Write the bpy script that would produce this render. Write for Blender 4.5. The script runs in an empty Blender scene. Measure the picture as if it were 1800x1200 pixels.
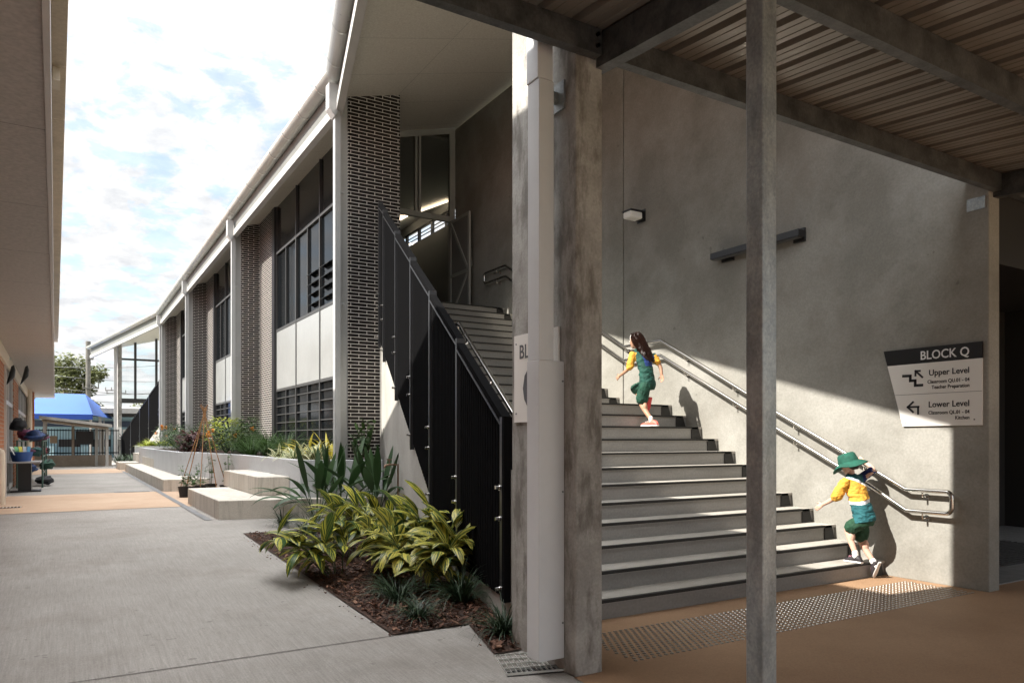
import bpy, bmesh, math, random
from mathutils import Vector, Matrix
random.seed(11)
S = bpy.context.scene
COL = S.collection
R = math.radians

# ------------------------------------------------------------------ camera
# world: X across the stair, Y down the courtyard, Z up; the camera stands at the origin, 1.485 m up
HC = 1.485
FPX = 1300.0                      # focal length in pixels of an 1800 px wide frame
YAW = math.atan2(785.0, 1300.0)   # turned clockwise from +Y
HOR = 771.0
cam_d = bpy.data.cameras.new("camera")
cam = bpy.data.objects.new("camera", cam_d)
COL.objects.link(cam)
cam.location = (0, 0, HC)
cam.rotation_euler = (R(90), 0, -YAW)
cam_d.sensor_width = 36.0
cam_d.lens = FPX / 1800.0 * 36.0
cam_d.shift_y = (HOR - 600.0) / 1800.0
cam_d.clip_start = 0.05
cam_d.clip_end = 2000
S.camera = cam

# ------------------------------------------------------------------ sky, sun, exposure
SUN_DIR = Vector((1.0, -0.088, -0.938)).normalized()      # the way the light travels
SUN_EL = math.asin(-SUN_DIR.z)
SUN_AZ = math.atan2(-SUN_DIR.x, -SUN_DIR.y)               # clockwise from +Y
W = bpy.data.worlds.new("World")
S.world = W
W.use_nodes = True
nt = W.node_tree
nt.nodes.clear()
def wn(t, **k):
    n = nt.nodes.new(t)
    for a, b in k.items(): setattr(n, a, b)
    return n
wo = wn('ShaderNodeOutputWorld'); bg = wn('ShaderNodeBackground')
bg.inputs['Strength'].default_value = 0.14
sky = wn('ShaderNodeTexSky', sky_type='NISHITA')
sky.sun_disc = False
sky.sun_elevation = SUN_EL
sky.sun_rotation = SUN_AZ
sky.air_density = 1.0; sky.dust_density = 1.5; sky.ozone_density = 1.5
tc = wn('ShaderNodeTexCoord')
sep = wn('ShaderNodeSeparateXYZ'); nt.links.new(tc.outputs['Generated'], sep.inputs[0])
def wm(op, a, b=None, clamp=False):
    n = wn('ShaderNodeMath', operation=op); n.use_clamp = clamp
    for i, x in enumerate((a, b)):
        if x is None: continue
        if isinstance(x, (int, float)): n.inputs[i].default_value = x
        else: nt.links.new(x, n.inputs[i])
    return n.outputs[0]
zz = wm('ADD', wm('MAXIMUM', sep.outputs['Z'], 0.0), 0.22)
cx = wm('DIVIDE', sep.outputs['X'], zz); cy = wm('DIVIDE', sep.outputs['Y'], zz)
comb = wn('ShaderNodeCombineXYZ'); nt.links.new(cx, comb.inputs[0]); nt.links.new(cy, comb.inputs[1])
n1 = wn('ShaderNodeTexNoise'); n1.inputs['Scale'].default_value = 7.0; n1.inputs['Detail'].default_value = 9; n1.inputs['Roughness'].default_value = 0.62
n1.inputs['Distortion'].default_value = 0.25
nt.links.new(comb.outputs[0], n1.inputs['Vector'])
n2 = wn('ShaderNodeTexNoise'); n2.inputs['Scale'].default_value = 9.0; n2.inputs['Detail'].default_value = 7; n2.inputs['Roughness'].default_value = 0.6
nt.links.new(comb.outputs[0], n2.inputs['Vector'])
ramp = wn('ShaderNodeValToRGB')
ramp.color_ramp.elements[0].position = 0.30; ramp.color_ramp.elements[0].color = (0, 0, 0, 1)
ramp.color_ramp.elements[1].position = 0.50; ramp.color_ramp.elements[1].color = (1, 1, 1, 1)
nt.links.new(n1.outputs['Fac'], ramp.inputs[0])
# clouds close up towards the horizon
hz = wm('SUBTRACT', 1.0, wm('MULTIPLY', sep.outputs['Z'], 3.0), True)
cover = wm('MAXIMUM', wm('MAXIMUM', ramp.outputs[0], hz, True), 0.55, True)
ramp2 = wn('ShaderNodeValToRGB')
ramp2.color_ramp.elements[0].position = 0.34; ramp2.color_ramp.elements[0].color = (0.78, 0.80, 0.83, 1)
ramp2.color_ramp.elements[1].position = 0.62; ramp2.color_ramp.elements[1].color = (1.10, 1.09, 1.08, 1)
nt.links.new(n2.outputs['Fac'], ramp2.inputs[0])
mixc = wn('ShaderNodeMixRGB'); nt.links.new(cover, mixc.inputs[0])
zc_ = wm('MAXIMUM', sep.outputs['Z'], 0.0)
lum = wm('ADD', wm('ADD', 1.95, wm('MULTIPLY', zc_, .2)), wm('MULTIPLY', wm('POWER', zc_, 5.0), 26.0))   # clouds brightened overhead, above the view, to fill the shaded path
cl = wn('ShaderNodeMixRGB', blend_type='MULTIPLY'); cl.inputs[0].default_value = 1
nt.links.new(ramp2.outputs[0], cl.inputs[1]); nt.links.new(lum, cl.inputs[2])
blu = wn('ShaderNodeMixRGB', blend_type='MULTIPLY'); blu.inputs[0].default_value = 1; blu.inputs[2].default_value = (.50, .60, .62, 1)
nt.links.new(sky.outputs[0], blu.inputs[1]); nt.links.new(blu.outputs[0], mixc.inputs[1]); nt.links.new(cl.outputs[0], mixc.inputs[2])
nt.links.new(mixc.outputs[0], bg.inputs['Color']); nt.links.new(bg.outputs[0], wo.inputs['Surface'])

sun_d = bpy.data.lights.new("sun", 'SUN'); sun_d.energy = 3.0; sun_d.angle = R(0.6); sun_d.color = (1.0, 0.945, 0.86)
sun = bpy.data.objects.new("sun", sun_d); COL.objects.link(sun)
sun.rotation_euler = SUN_DIR.to_track_quat('-Z', 'Y').to_euler()
sun.location = (-20, 0, 30)
S.view_settings.view_transform = 'Standard'; S.view_settings.look = 'None'
S.view_settings.exposure = 1.92; S.view_settings.gamma = 1.0
S.render.engine = 'CYCLES'
S.cycles.max_bounces = 10; S.cycles.diffuse_bounces = 8; S.cycles.glossy_bounces = 4; S.cycles.transparent_max_bounces = 12
S.cycles.use_denoising = True

# ------------------------------------------------------------------ helpers: photo ray -> point on a real plane
FW = Vector((math.sin(YAW), math.cos(YAW), 0)); RT = Vector((math.cos(YAW), -math.sin(YAW), 0))
def ray(u, v): return FW + RT * ((u - 900.0) / FPX) + Vector((0, 0, (HOR - v) / FPX))
def onX(u, v, X): r = ray(u, v); return Vector((0, 0, HC)) + r * (X / r.x)
def onY(u, v, Y): r = ray(u, v); return Vector((0, 0, HC)) + r * (Y / r.y)
def onZ(u, v, Z): r = ray(u, v); return Vector((0, 0, HC)) + r * ((Z - HC) / r.z)
SX0, SY0, SK = 2.9, 4.8, 0.256          # outer face of the stair's side wall, flared 14 degrees
def LX(y): return SX0 + SK * (y - SY0)
def onS(u, v):
    r = ray(u, v); t = (SX0 - SK * SY0) / (r.x - SK * r.y); return Vector((0, 0, HC)) + r * t
def gz(y): return 0.2 * min(1, max(0, (y - 3.8) / 6.7))   # the courtyard rises gently to 0.2 m
def onG(u, v):
    z = 0.1
    for _ in range(8): p = onZ(u, v, z); z = gz(p.y)
    return p
MIR = 55.25                                # the far stair mirrors the near one about y = MIR/2

# ------------------------------------------------------------------ mesh builder
ORG = {}
class MB:
    def __init__(s, M=None):
        s.v = []; s.f = []; s.uv = []; s.mi = []; s.sm = []; s.M = M
    def add(s, pts, faces, mi=0, uvs=None, smooth=False):
        b = len(s.v)
        P = [Vector(p) for p in pts]
        if s.M is not None: P = [s.M @ p for p in P]
        s.v += P
        for i, f in enumerate(faces):
            s.f.append([b + k for k in f])
            if uvs: s.uv.append([uvs[k] for k in f])
            else:
                a = [P[k] for k in f]
                n = Vector((0, 0, 0))
                for j in range(len(a)):
                    p, q = a[j], a[(j + 1) % len(a)]
                    n += Vector(((p.y - q.y) * (p.z + q.z), (p.z - q.z) * (p.x + q.x), (p.x - q.x) * (p.y + q.y)))
                ax, ay, az = abs(n.x), abs(n.y), abs(n.z)
                if az >= ax and az >= ay: s.uv.append([(p.x, p.y) for p in a])
                elif ax >= ay: s.uv.append([(p.y, p.z) for p in a])
                else: s.uv.append([(p.x, p.z) for p in a])
            s.mi.append(mi); s.sm.append(smooth)
        return s
    def box(s, x0, x1, y0, y1, z0, z1, mi=0):
        p = [(x0,y0,z0),(x1,y0,z0),(x1,y1,z0),(x0,y1,z0),(x0,y0,z1),(x1,y0,z1),(x1,y1,z1),(x0,y1,z1)]
        return s.add(p, [(0,3,2,1),(4,5,6,7),(0,1,5,4),(1,2,6,5),(2,3,7,6),(3,0,4,7)], mi)
    def obox(s, o, a, b, c, mi=0):
        o, a, b, c = Vector(o), Vector(a), Vector(b), Vector(c)
        if a.cross(b).dot(c) < 0: a, b = b, a
        p = [o, o+a, o+a+b, o+b, o+c, o+a+c, o+a+b+c, o+b+c]
        return s.add(p, [(0,3,2,1),(4,5,6,7),(0,1,5,4),(1,2,6,5),(2,3,7,6),(3,0,4,7)], mi)
    def bar(s, p, q, w, h, up=(0,0,1), mi=0):
        p, q = Vector(p), Vector(q); d = (q-p).normalized(); up = Vector(up)
        a = d.cross(up).normalized(); b = a.cross(d).normalized()
        return s.obox(p - a*w/2 - b*h/2, a*w, b*h, q-p, mi)
    def extr(s, poly, vec, mi=0):
        P = [Vector(p) for p in poly]; vec = Vector(vec); n = len(P)
        nn = Vector((0,0,0))
        for j in range(n):
            p, q = P[j], P[(j+1)%n]
            nn += Vector(((p.y-q.y)*(p.z+q.z),(p.z-q.z)*(p.x+q.x),(p.x-q.x)*(p.y+q.y)))
        if nn.dot(vec) > 0: P = P[::-1]
        Q = [p + vec for p in P]
        f = [tuple(range(n)), tuple(range(2*n-1, n-1, -1))] + [(i, n+i, n+(i+1)%n, (i+1)%n)[::1] for i in range(n)]
        f = f[:2] + [(i, n+i, n+(i+1)%n, (i+1)%n) for i in range(n)]
        f = [f[0], f[1]] + [tuple(reversed(x)) if False else x for x in f[2:]]
        return s.add(P + Q, f, mi)
    def prism(s, poly, z0, z1, mi=0):
        return s.extr([(x, y, z0) for x, y in poly], (0, 0, z1 - z0), mi)
    def tube(s, pts, r, n=8, mi=0, cap=True, smooth=True, r1=None):
        P = [Vector(p) for p in pts]; m = len(P)
        V = []; up = None
        for i in range(m):
            if i == 0: t = P[1]-P[0]
            elif i == m-1: t = P[-1]-P[-2]
            else: t = (P[i]-P[i-1]).normalized() + (P[i+1]-P[i]).normalized()
            if t.length < 1e-9: t = P[i]-P[i-1]
            t.normalize()
            if up is None:
                up = Vector((0,0,1)) if abs(t.z) < .9 else Vector((1,0,0))
            a = t.cross(up)
            if a.length < 1e-6: a = t.cross(Vector((0,1,0)))
            a.normalize(); b = a.cross(t).normalized(); up = b
            k = 1.0
            if 0 < i < m-1:
                c = (P[i]-P[i-1]).normalized().dot(t); k = 1/max(.5, c)
            rr = r if r1 is None else r + (r1-r)*i/(m-1)
            if isinstance(r, (list, tuple)): rr = r[i]
            for j in range(n):
                an = 2*math.pi*j/n
                V.append(P[i] + a*math.cos(an)*rr*k + b*math.sin(an)*rr)
        F = []
        for i in range(m-1):
            for j in range(n):
                F.append((i*n+j, i*n+(j+1)%n, (i+1)*n+(j+1)%n, (i+1)*n+j))
        s.add(V, F, mi, smooth=smooth)
        if cap:
            s.add(V[:n], [tuple(range(n-1,-1,-1))], mi); s.add(V[-n:], [tuple(range(n))], mi)
        return s
    def loft(s, rings, n=14, mi=0, cap=True, smooth=True):
        # rings: (centre, half-axis a, half-axis b)
        V = []
        for c, a, b in rings:
            c, a, b = Vector(c), Vector(a), Vector(b)
            for j in range(n):
                an = 2*math.pi*j/n
                V.append(c + a*math.cos(an) + b*math.sin(an))
        F = []
        for i in range(len(rings)-1):
            for j in range(n):
                F.append((i*n+j, i*n+(j+1)%n, (i+1)*n+(j+1)%n, (i+1)*n+j))
        s.add(V, F, mi, smooth=smooth)
        if cap:
            s.add(V[:n], [tuple(range(n-1,-1,-1))], mi); s.add(V[-n:], [tuple(range(n))], mi)
        return s
    def ball(s, c, rx, ry=None, rz=None, n=12, m=8, mi=0):
        ry = rx if ry is None else ry; rz = rx if rz is None else rz
        c = Vector(c); V = []; F = []
        for i in range(m+1):
            th = math.pi*i/m
            for j in range(n):
                ph = 2*math.pi*j/n
                V.append(c + Vector((rx*math.sin(th)*math.cos(ph), ry*math.sin(th)*math.sin(ph), rz*math.cos(th))))
        for i in range(m):
            for j in range(n):
                F.append((i*n+j, (i+1)*n+j, (i+1)*n+(j+1)%n, i*n+(j+1)%n))
        return s.add(V, F, mi, smooth=True)
    def leaf(s, base, az, el, L, w, bend, seg=6, fold=.15, mi=0, stalk=0.0, sw=.006, twist=0.0, peak=.45):
        p = Vector(base); ax = Vector((math.cos(az), math.sin(az), 0)); side = Vector((-math.sin(az), math.cos(az), 0))
        tot = L + stalk; V = []; U = []
        ns = seg + (2 if stalk > 0 else 0)
        ts = ([0, stalk*.5] if stalk > 0 else []) + [stalk + L*i/seg for i in range(seg+1)]
        prev = 0
        for t in ts:
            e = el - bend*(t/tot)**1.6
            d = ax*math.cos(e) + Vector((0,0,1))*math.sin(e)
            p = p + d*(t-prev); prev = t
            q = (t-stalk)/L
            if q <= 0: ww = sw
            else:
                x = q**(math.log(.5)/math.log(peak))
                ww = max(.0015, w*.5*math.sin(math.pi*min(1,x))**.75) if q < 1 else .0015
                ww = max(ww, sw*(1-q))
            nrm = d.cross(side) if True else 0
            sd = side*math.cos(twist*q if q > 0 else 0) + nrm*math.sin(twist*q if q > 0 else 0)
            up = sd.cross(d).normalized()
            lift = up*ww*fold
            V += [p - sd*ww + lift, p.copy(), p + sd*ww + lift]
            vq = max(0, q)
            U += [(0, vq), (.5, vq), (1, vq)]
        F = []
        for i in range(len(ts)-1):
            a = 3*i
            F += [(a, a+1, a+4, a+3), (a+1, a+2, a+5, a+4)]
        return s.add(V, F, mi, uvs=U, smooth=True)
    def mesh(s, name, mats, off):
        me = bpy.data.meshes.new(name)
        me.from_pydata([tuple(p - off) for p in s.v], [], s.f)
        uvl = me.uv_layers.new(name="UVMap")
        flat = []
        for u in s.uv:
            for a in u: flat += [a[0], a[1]]
        uvl.data.foreach_set("uv", flat)
        me.polygons.foreach_set("material_index", s.mi)
        me.polygons.foreach_set("use_smooth", s.sm)
        for m in (mats if isinstance(mats, (list, tuple)) else [mats]): me.materials.append(m)
        me.update()
        return me
    def build(s, name, mats, parent=None, bevel=0, org=None):
        if parent is not None: off = ORG[parent.name]
        elif org is not None: off = Vector(org)
        else:
            xs = [p.x for p in s.v]; ys = [p.y for p in s.v]; zs = [p.z for p in s.v]
            off = Vector(((min(xs)+max(xs))/2, (min(ys)+max(ys))/2, min(zs)))
        o = bpy.data.objects.new(name, s.mesh(name, mats, off))
        COL.objects.link(o)
        if parent is not None: o.parent = parent
        else: o.location = off
        ORG[o.name] = off
        if bevel:
            m = o.modifiers.new("bevel", 'BEVEL'); m.width = bevel; m.segments = 2; m.limit_method = 'ANGLE'; m.angle_limit = R(40)
        return o
def thing(name, label, cat, loc, group=None):
    o = bpy.data.objects.new(name, None); COL.objects.link(o)
    o.location = loc; o.empty_display_size = .2
    ORG[o.name] = Vector(loc)
    return tag(o, label, cat, group)
def tag(o, label, cat, group=None, kind=None):
    o["label"] = label; o["category"] = cat
    if group: o["group"] = group
    if kind: o["kind"] = kind
    return o
def struct(o, kind='structure', label=None):
    o["kind"] = kind
    if label: o["label"] = label
    return o
def dup(o, loc, rz=0, scale=1, label=None, parent=None):
    c = o.copy(); COL.objects.link(c)
    if parent is None:
        c.location = loc; c.rotation_euler = (0, 0, rz); c.scale = (scale,)*3
        if label: c["label"] = label
    else: c.parent = parent
    for ch in list(o.children): dup(ch, None, parent=c)
    return c
def text_into(mb, body, size, frame, align='LEFT', depth=.002, mi=0, bold=0.0, sx=1.0):
    cu = bpy.data.curves.new("lettering", 'FONT'); cu.body = body; cu.size = size; cu.align_x = align
    cu.extrude = depth; cu.offset = bold or size*.013; cu.resolution_u = 3
    o = bpy.data.objects.new("lettering", cu); COL.objects.link(o)
    bpy.context.view_layer.update()
    dg = bpy.context.evaluated_depsgraph_get()
    me = bpy.data.meshes.new_from_object(o.evaluated_get(dg))
    P = [frame @ Vector((v.co.x*sx, v.co.y, v.co.z)) for v in me.vertices]
    mb.add(P, [tuple(p.vertices) for p in me.polygons], mi)
    bpy.data.objects.remove(o); bpy.data.meshes.remove(me); bpy.data.curves.remove(cu)
def remeshed(mb, name, mats, parent, voxel, smooth=3, mfun=None, org=None, wrinkle=0, wf=(16,16,16)):
    off = ORG[parent.name] if parent is not None else Vector(org)
    t = bpy.data.objects.new("tmp", mb.mesh("tmp", mats, off)); COL.objects.link(t)
    m = t.modifiers.new("r", 'REMESH'); m.mode = 'VOXEL'; m.voxel_size = voxel; m.use_smooth_shade = True
    sm = t.modifiers.new("s", 'SMOOTH'); sm.factor = .5; sm.iterations = smooth
    bpy.context.view_layer.update()
    me = bpy.data.meshes.new_from_object(t.evaluated_get(bpy.context.evaluated_depsgraph_get()))
    bpy.data.objects.remove(t)
    me.name = name
    if wrinkle:      # folds
        from mathutils import noise as mno
        co = [v.co + v.normal*wrinkle*(mno.noise(Vector((v.co.x*wf[0], v.co.y*wf[1], v.co.z*wf[2]))) + .5*mno.noise(Vector((v.co.x*wf[0]*2.3+7, v.co.y*wf[1]*2.3, v.co.z*wf[2]*2.3)))) for v in me.vertices]
        for v, c_ in zip(me.vertices, co): v.co = c_
    me.materials.clear()
    for x in (mats if isinstance(mats, (list, tuple)) else [mats]): me.materials.append(x)
    for p in me.polygons:
        p.use_smooth = True
        p.material_index = mfun(p.center + off, p.normal) if mfun else 0
    o = bpy.data.objects.new(name, me); COL.objects.link(o)
    if parent is not None: o.parent = parent
    else: o.location = off
    ORG[o.name] = off
    return o

# ------------------------------------------------------------------ materials
def M(name):
    m = bpy.data.materials.new(name); m.use_nodes = True
    n = m.node_tree; b = n.nodes['Principled BSDF']
    return m, n, b
def nd(n, t, **k):
    x = n.nodes.new(t)
    for a, b in k.items():
        if a in x.inputs.keys() if hasattr(x.inputs, 'keys') else False: x.inputs[a].default_value = b
        else: setattr(x, a, b)
    return x
def rgb(c): return (c[0], c[1], c[2], 1)
def plain(name, c, rough=.5, metal=0.0, spec=.5, emit=None, es=0):
    m, n, b = M(name)
    b.inputs['Base Color'].default_value = rgb(c); b.inputs['Roughness'].default_value = rough
    b.inputs['Metallic'].default_value = metal; b.inputs['Specular IOR Level'].default_value = spec
    if emit: b.inputs['Emission Color'].default_value = rgb(emit); b.inputs['Emission Strength'].default_value = es
    return m
def noisy(name, c0, c1, scale=2.0, rough=.8, bump=.15, fine=60.0, metal=0.0, stretch=(1,1,1), stain=None, stain_scale=1.0, stain_amt=.5, stain_stretch=(1,1,1), spec=.4, bdist=.01, fineamt=.25, rvar=.1, lo=.35, hi=.65, slo=.5, shi=.68, broom=False, specks=False, scuff=None, spangle=0):
    """two-tone mottling in world space, fine grain, optional stains with their own shape"""
    m, n, b = M(name); L = n.links.new
    g = n.nodes.new('ShaderNodeNewGeometry')
    def mapped(st):
        v = n.nodes.new('ShaderNodeVectorMath'); v.operation = 'MULTIPLY'; v.inputs[1].default_value = st
        L(g.outputs['Position'], v.inputs[0]); return v.outputs[0]
    t = n.nodes.new('ShaderNodeTexNoise'); t.inputs['Scale'].default_value = scale; t.inputs['Detail'].default_value = 7; t.inputs['Roughness'].default_value = .6
    L(mapped(stretch), t.inputs['Vector'])
    r = n.nodes.new('ShaderNodeValToRGB'); r.color_ramp.elements[0].position = lo; r.color_ramp.elements[1].position = hi
    r.color_ramp.elements[0].color = rgb(c0); r.color_ramp.elements[1].color = rgb(c1)
    L(t.outputs['Fac'], r.inputs[0]); col = r.outputs[0]
    f = n.nodes.new('ShaderNodeTexNoise'); f.inputs['Scale'].default_value = fine; f.inputs['Detail'].default_value = 4
    L(g.outputs['Position'], f.inputs['Vector'])
    mm = n.nodes.new('ShaderNodeMixRGB'); mm.blend_type = 'OVERLAY'; mm.inputs[0].default_value = fineamt
    L(col, mm.inputs[1]); L(f.outputs['Fac'], mm.inputs[2]); col = mm.outputs[0]
    if broom:      # fine lines left by the broom across the slab
        w = n.nodes.new('ShaderNodeTexNoise'); w.inputs['Scale'].default_value = 9; w.inputs['Detail'].default_value = 5; w.inputs['Roughness'].default_value = .7
        L(mapped((9, .35, 1)), w.inputs['Vector'])
        wm_ = n.nodes.new('ShaderNodeMixRGB'); wm_.blend_type = 'OVERLAY'; wm_.inputs[0].default_value = .42; L(col, wm_.inputs[1]); L(w.outputs['Fac'], wm_.inputs[2]); col = wm_.outputs[0]
    if stain:
        s = n.nodes.new('ShaderNodeTexNoise'); s.inputs['Scale'].default_value = stain_scale; s.inputs['Detail'].default_value = 8; s.inputs['Roughness'].default_value = .68
        L(mapped(stain_stretch), s.inputs['Vector'])
        sr = n.nodes.new('ShaderNodeValToRGB'); sr.color_ramp.elements[0].position = slo; sr.color_ramp.elements[1].position = shi
        sr.color_ramp.elements[0].color = (0,0,0,1); sr.color_ramp.elements[1].color = (stain_amt,)*3 + (1,)
        L(s.outputs['Fac'], sr.inputs[0])
        sm = n.nodes.new('ShaderNodeMixRGB'); L(sr.outputs[0], sm.inputs[0]); L(col, sm.inputs[1]); sm.inputs[2].default_value = rgb(stain); col = sm.outputs[0]
    if spangle:    # zinc crystals
        vm = n.nodes.new('ShaderNodeTexVoronoi'); vm.inputs['Scale'].default_value = 85; L(mapped((1,1,.6)), vm.inputs['Vector'])
        sm = n.nodes.new('ShaderNodeMixRGB'); sm.blend_type = 'OVERLAY'; sm.inputs[0].default_value = spangle; L(col, sm.inputs[1])
        bw = n.nodes.new('ShaderNodeRGBToBW'); L(vm.outputs['Color'], bw.inputs[0]); L(bw.outputs[0], sm.inputs[2]); col = sm.outputs[0]
    if specks:
        s = n.nodes.new('ShaderNodeTexNoise'); s.inputs['Scale'].default_value = 11; s.inputs['Detail'].default_value = 3
        L(g.outputs['Position'], s.inputs['Vector'])
        sr = n.nodes.new('ShaderNodeValToRGB'); sr.color_ramp.elements[0].position = .69; sr.color_ramp.elements[1].position = .74
        sr.color_ramp.elements[1].color = (.38,)*3 + (1,); L(s.outputs['Fac'], sr.inputs[0])
        sm = n.nodes.new('ShaderNodeMixRGB'); L(sr.outputs[0], sm.inputs[0]); L(col, sm.inputs[1]); sm.inputs[2].default_value = (.07,.062,.055,1); col = sm.outputs[0]
    if scuff:      # pale trowel sweeps and patches
        vr = n.nodes.new('ShaderNodeVectorRotate'); vr.rotation_type = 'X_AXIS'; vr.inputs['Angle'].default_value = .6; L(g.outputs['Position'], vr.inputs['Vector'])
        vm = n.nodes.new('ShaderNodeVectorMath'); vm.operation = 'MULTIPLY'; vm.inputs[1].default_value = (1,1.1,2.6); L(vr.outputs[0], vm.inputs[0])
        s = n.nodes.new('ShaderNodeTexNoise'); s.inputs['Scale'].default_value = 1.5; s.inputs['Detail'].default_value = 9; s.inputs['Roughness'].default_value = .7; L(vm.outputs[0], s.inputs['Vector'])
        sr = n.nodes.new('ShaderNodeValToRGB'); sr.color_ramp.elements[0].position = .52; sr.color_ramp.elements[1].position = .72
        sr.color_ramp.elements[1].color = (.26,)*3 + (1,); L(s.outputs['Fac'], sr.inputs[0])
        sm = n.nodes.new('ShaderNodeMixRGB'); L(sr.outputs[0], sm.inputs[0]); L(col, sm.inputs[1]); sm.inputs[2].default_value = rgb(scuff); col = sm.outputs[0]
        s = n.nodes.new('ShaderNodeTexNoise'); s.inputs['Scale'].default_value = 7; s.inputs['Detail'].default_value = 2; L(g.outputs['Position'], s.inputs['Vector'])
        sr = n.nodes.new('ShaderNodeValToRGB'); sr.color_ramp.elements[0].position = .735; sr.color_ramp.elements[1].position = .76
        sr.color_ramp.elements[1].color = (.4,)*3 + (1,); L(s.outputs['Fac'], sr.inputs[0])
        sm = n.nodes.new('ShaderNodeMixRGB'); L(sr.outputs[0], sm.inputs[0]); L(col, sm.inputs[1]); sm.inputs[2].default_value = (.09,.085,.075,1); col = sm.outputs[0]
    L(col, b.inputs['Base Color'])
    rr = n.nodes.new('ShaderNodeMapRange'); rr.inputs['To Min'].default_value = max(.02, rough-rvar); rr.inputs['To Max'].default_value = min(1, rough+rvar)
    L(t.outputs['Fac'], rr.inputs[0]); L(rr.outputs[0], b.inputs['Roughness'])
    b.inputs['Metallic'].default_value = metal; b.inputs['Specular IOR Level'].default_value = spec
    if bump:
        bp = n.nodes.new('ShaderNodeBump'); bp.inputs['Strength'].default_value = bump; bp.inputs['Distance'].default_value = bdist
        ad = n.nodes.new('ShaderNodeMath'); ad.operation = 'ADD'; L(f.outputs['Fac'], ad.inputs[0]); L(t.outputs['Fac'], ad.inputs[1])
        L(ad.outputs[0], bp.inputs['Height']); L(bp.outputs[0], b.inputs['Normal'])
    return m
def brick(name, c0, c1, mortar, bw, bh, mort=.010, rough=.6, off=.5, bump=.5, bias=0.0):
    m, n, b = M(name); L = n.links.new
    uv = n.nodes.new('ShaderNodeTexCoord')
    t = n.nodes.new('ShaderNodeTexBrick'); t.offset = off; t.squash = 1
    t.inputs['Scale'].default_value = 1; t.inputs['Brick Width'].default_value = bw; t.inputs['Row Height'].default_value = bh
    t.inputs['Mortar Size'].default_value = mort; t.inputs['Mortar Smooth'].default_value = .1; t.inputs['Bias'].default_value = bias
    t.inputs['Color1'].default_value = rgb(c0); t.inputs['Color2'].default_value = rgb(c1); t.inputs['Mortar'].default_value = rgb(mortar)
    L(uv.outputs['UV'], t.inputs['Vector'])
    g = n.nodes.new('ShaderNodeNewGeometry')
    f = n.nodes.new('ShaderNodeTexNoise'); f.inputs['Scale'].default_value = 35; f.inputs['Detail'].default_value = 5
    L(g.outputs['Position'], f.inputs['Vector'])
    mm = n.nodes.new('ShaderNodeMixRGB'); mm.blend_type = 'OVERLAY'; mm.inputs[0].default_value = .35
    L(t.outputs['Color'], mm.inputs[1]); L(f.outputs['Fac'], mm.inputs[2]); L(mm.outputs[0], b.inputs['Base Color'])
    b.inputs['Roughness'].default_value = rough; b.inputs['Specular IOR Level'].default_value = .2
    bp = n.nodes.new('ShaderNodeBump'); bp.inputs['Strength'].default_value = bump; bp.inputs['Distance'].default_value = .006; bp.invert = True
    L(t.outputs['Fac'], bp.inputs['Height']); L(bp.outputs[0], b.inputs['Normal'])
    return m
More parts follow.
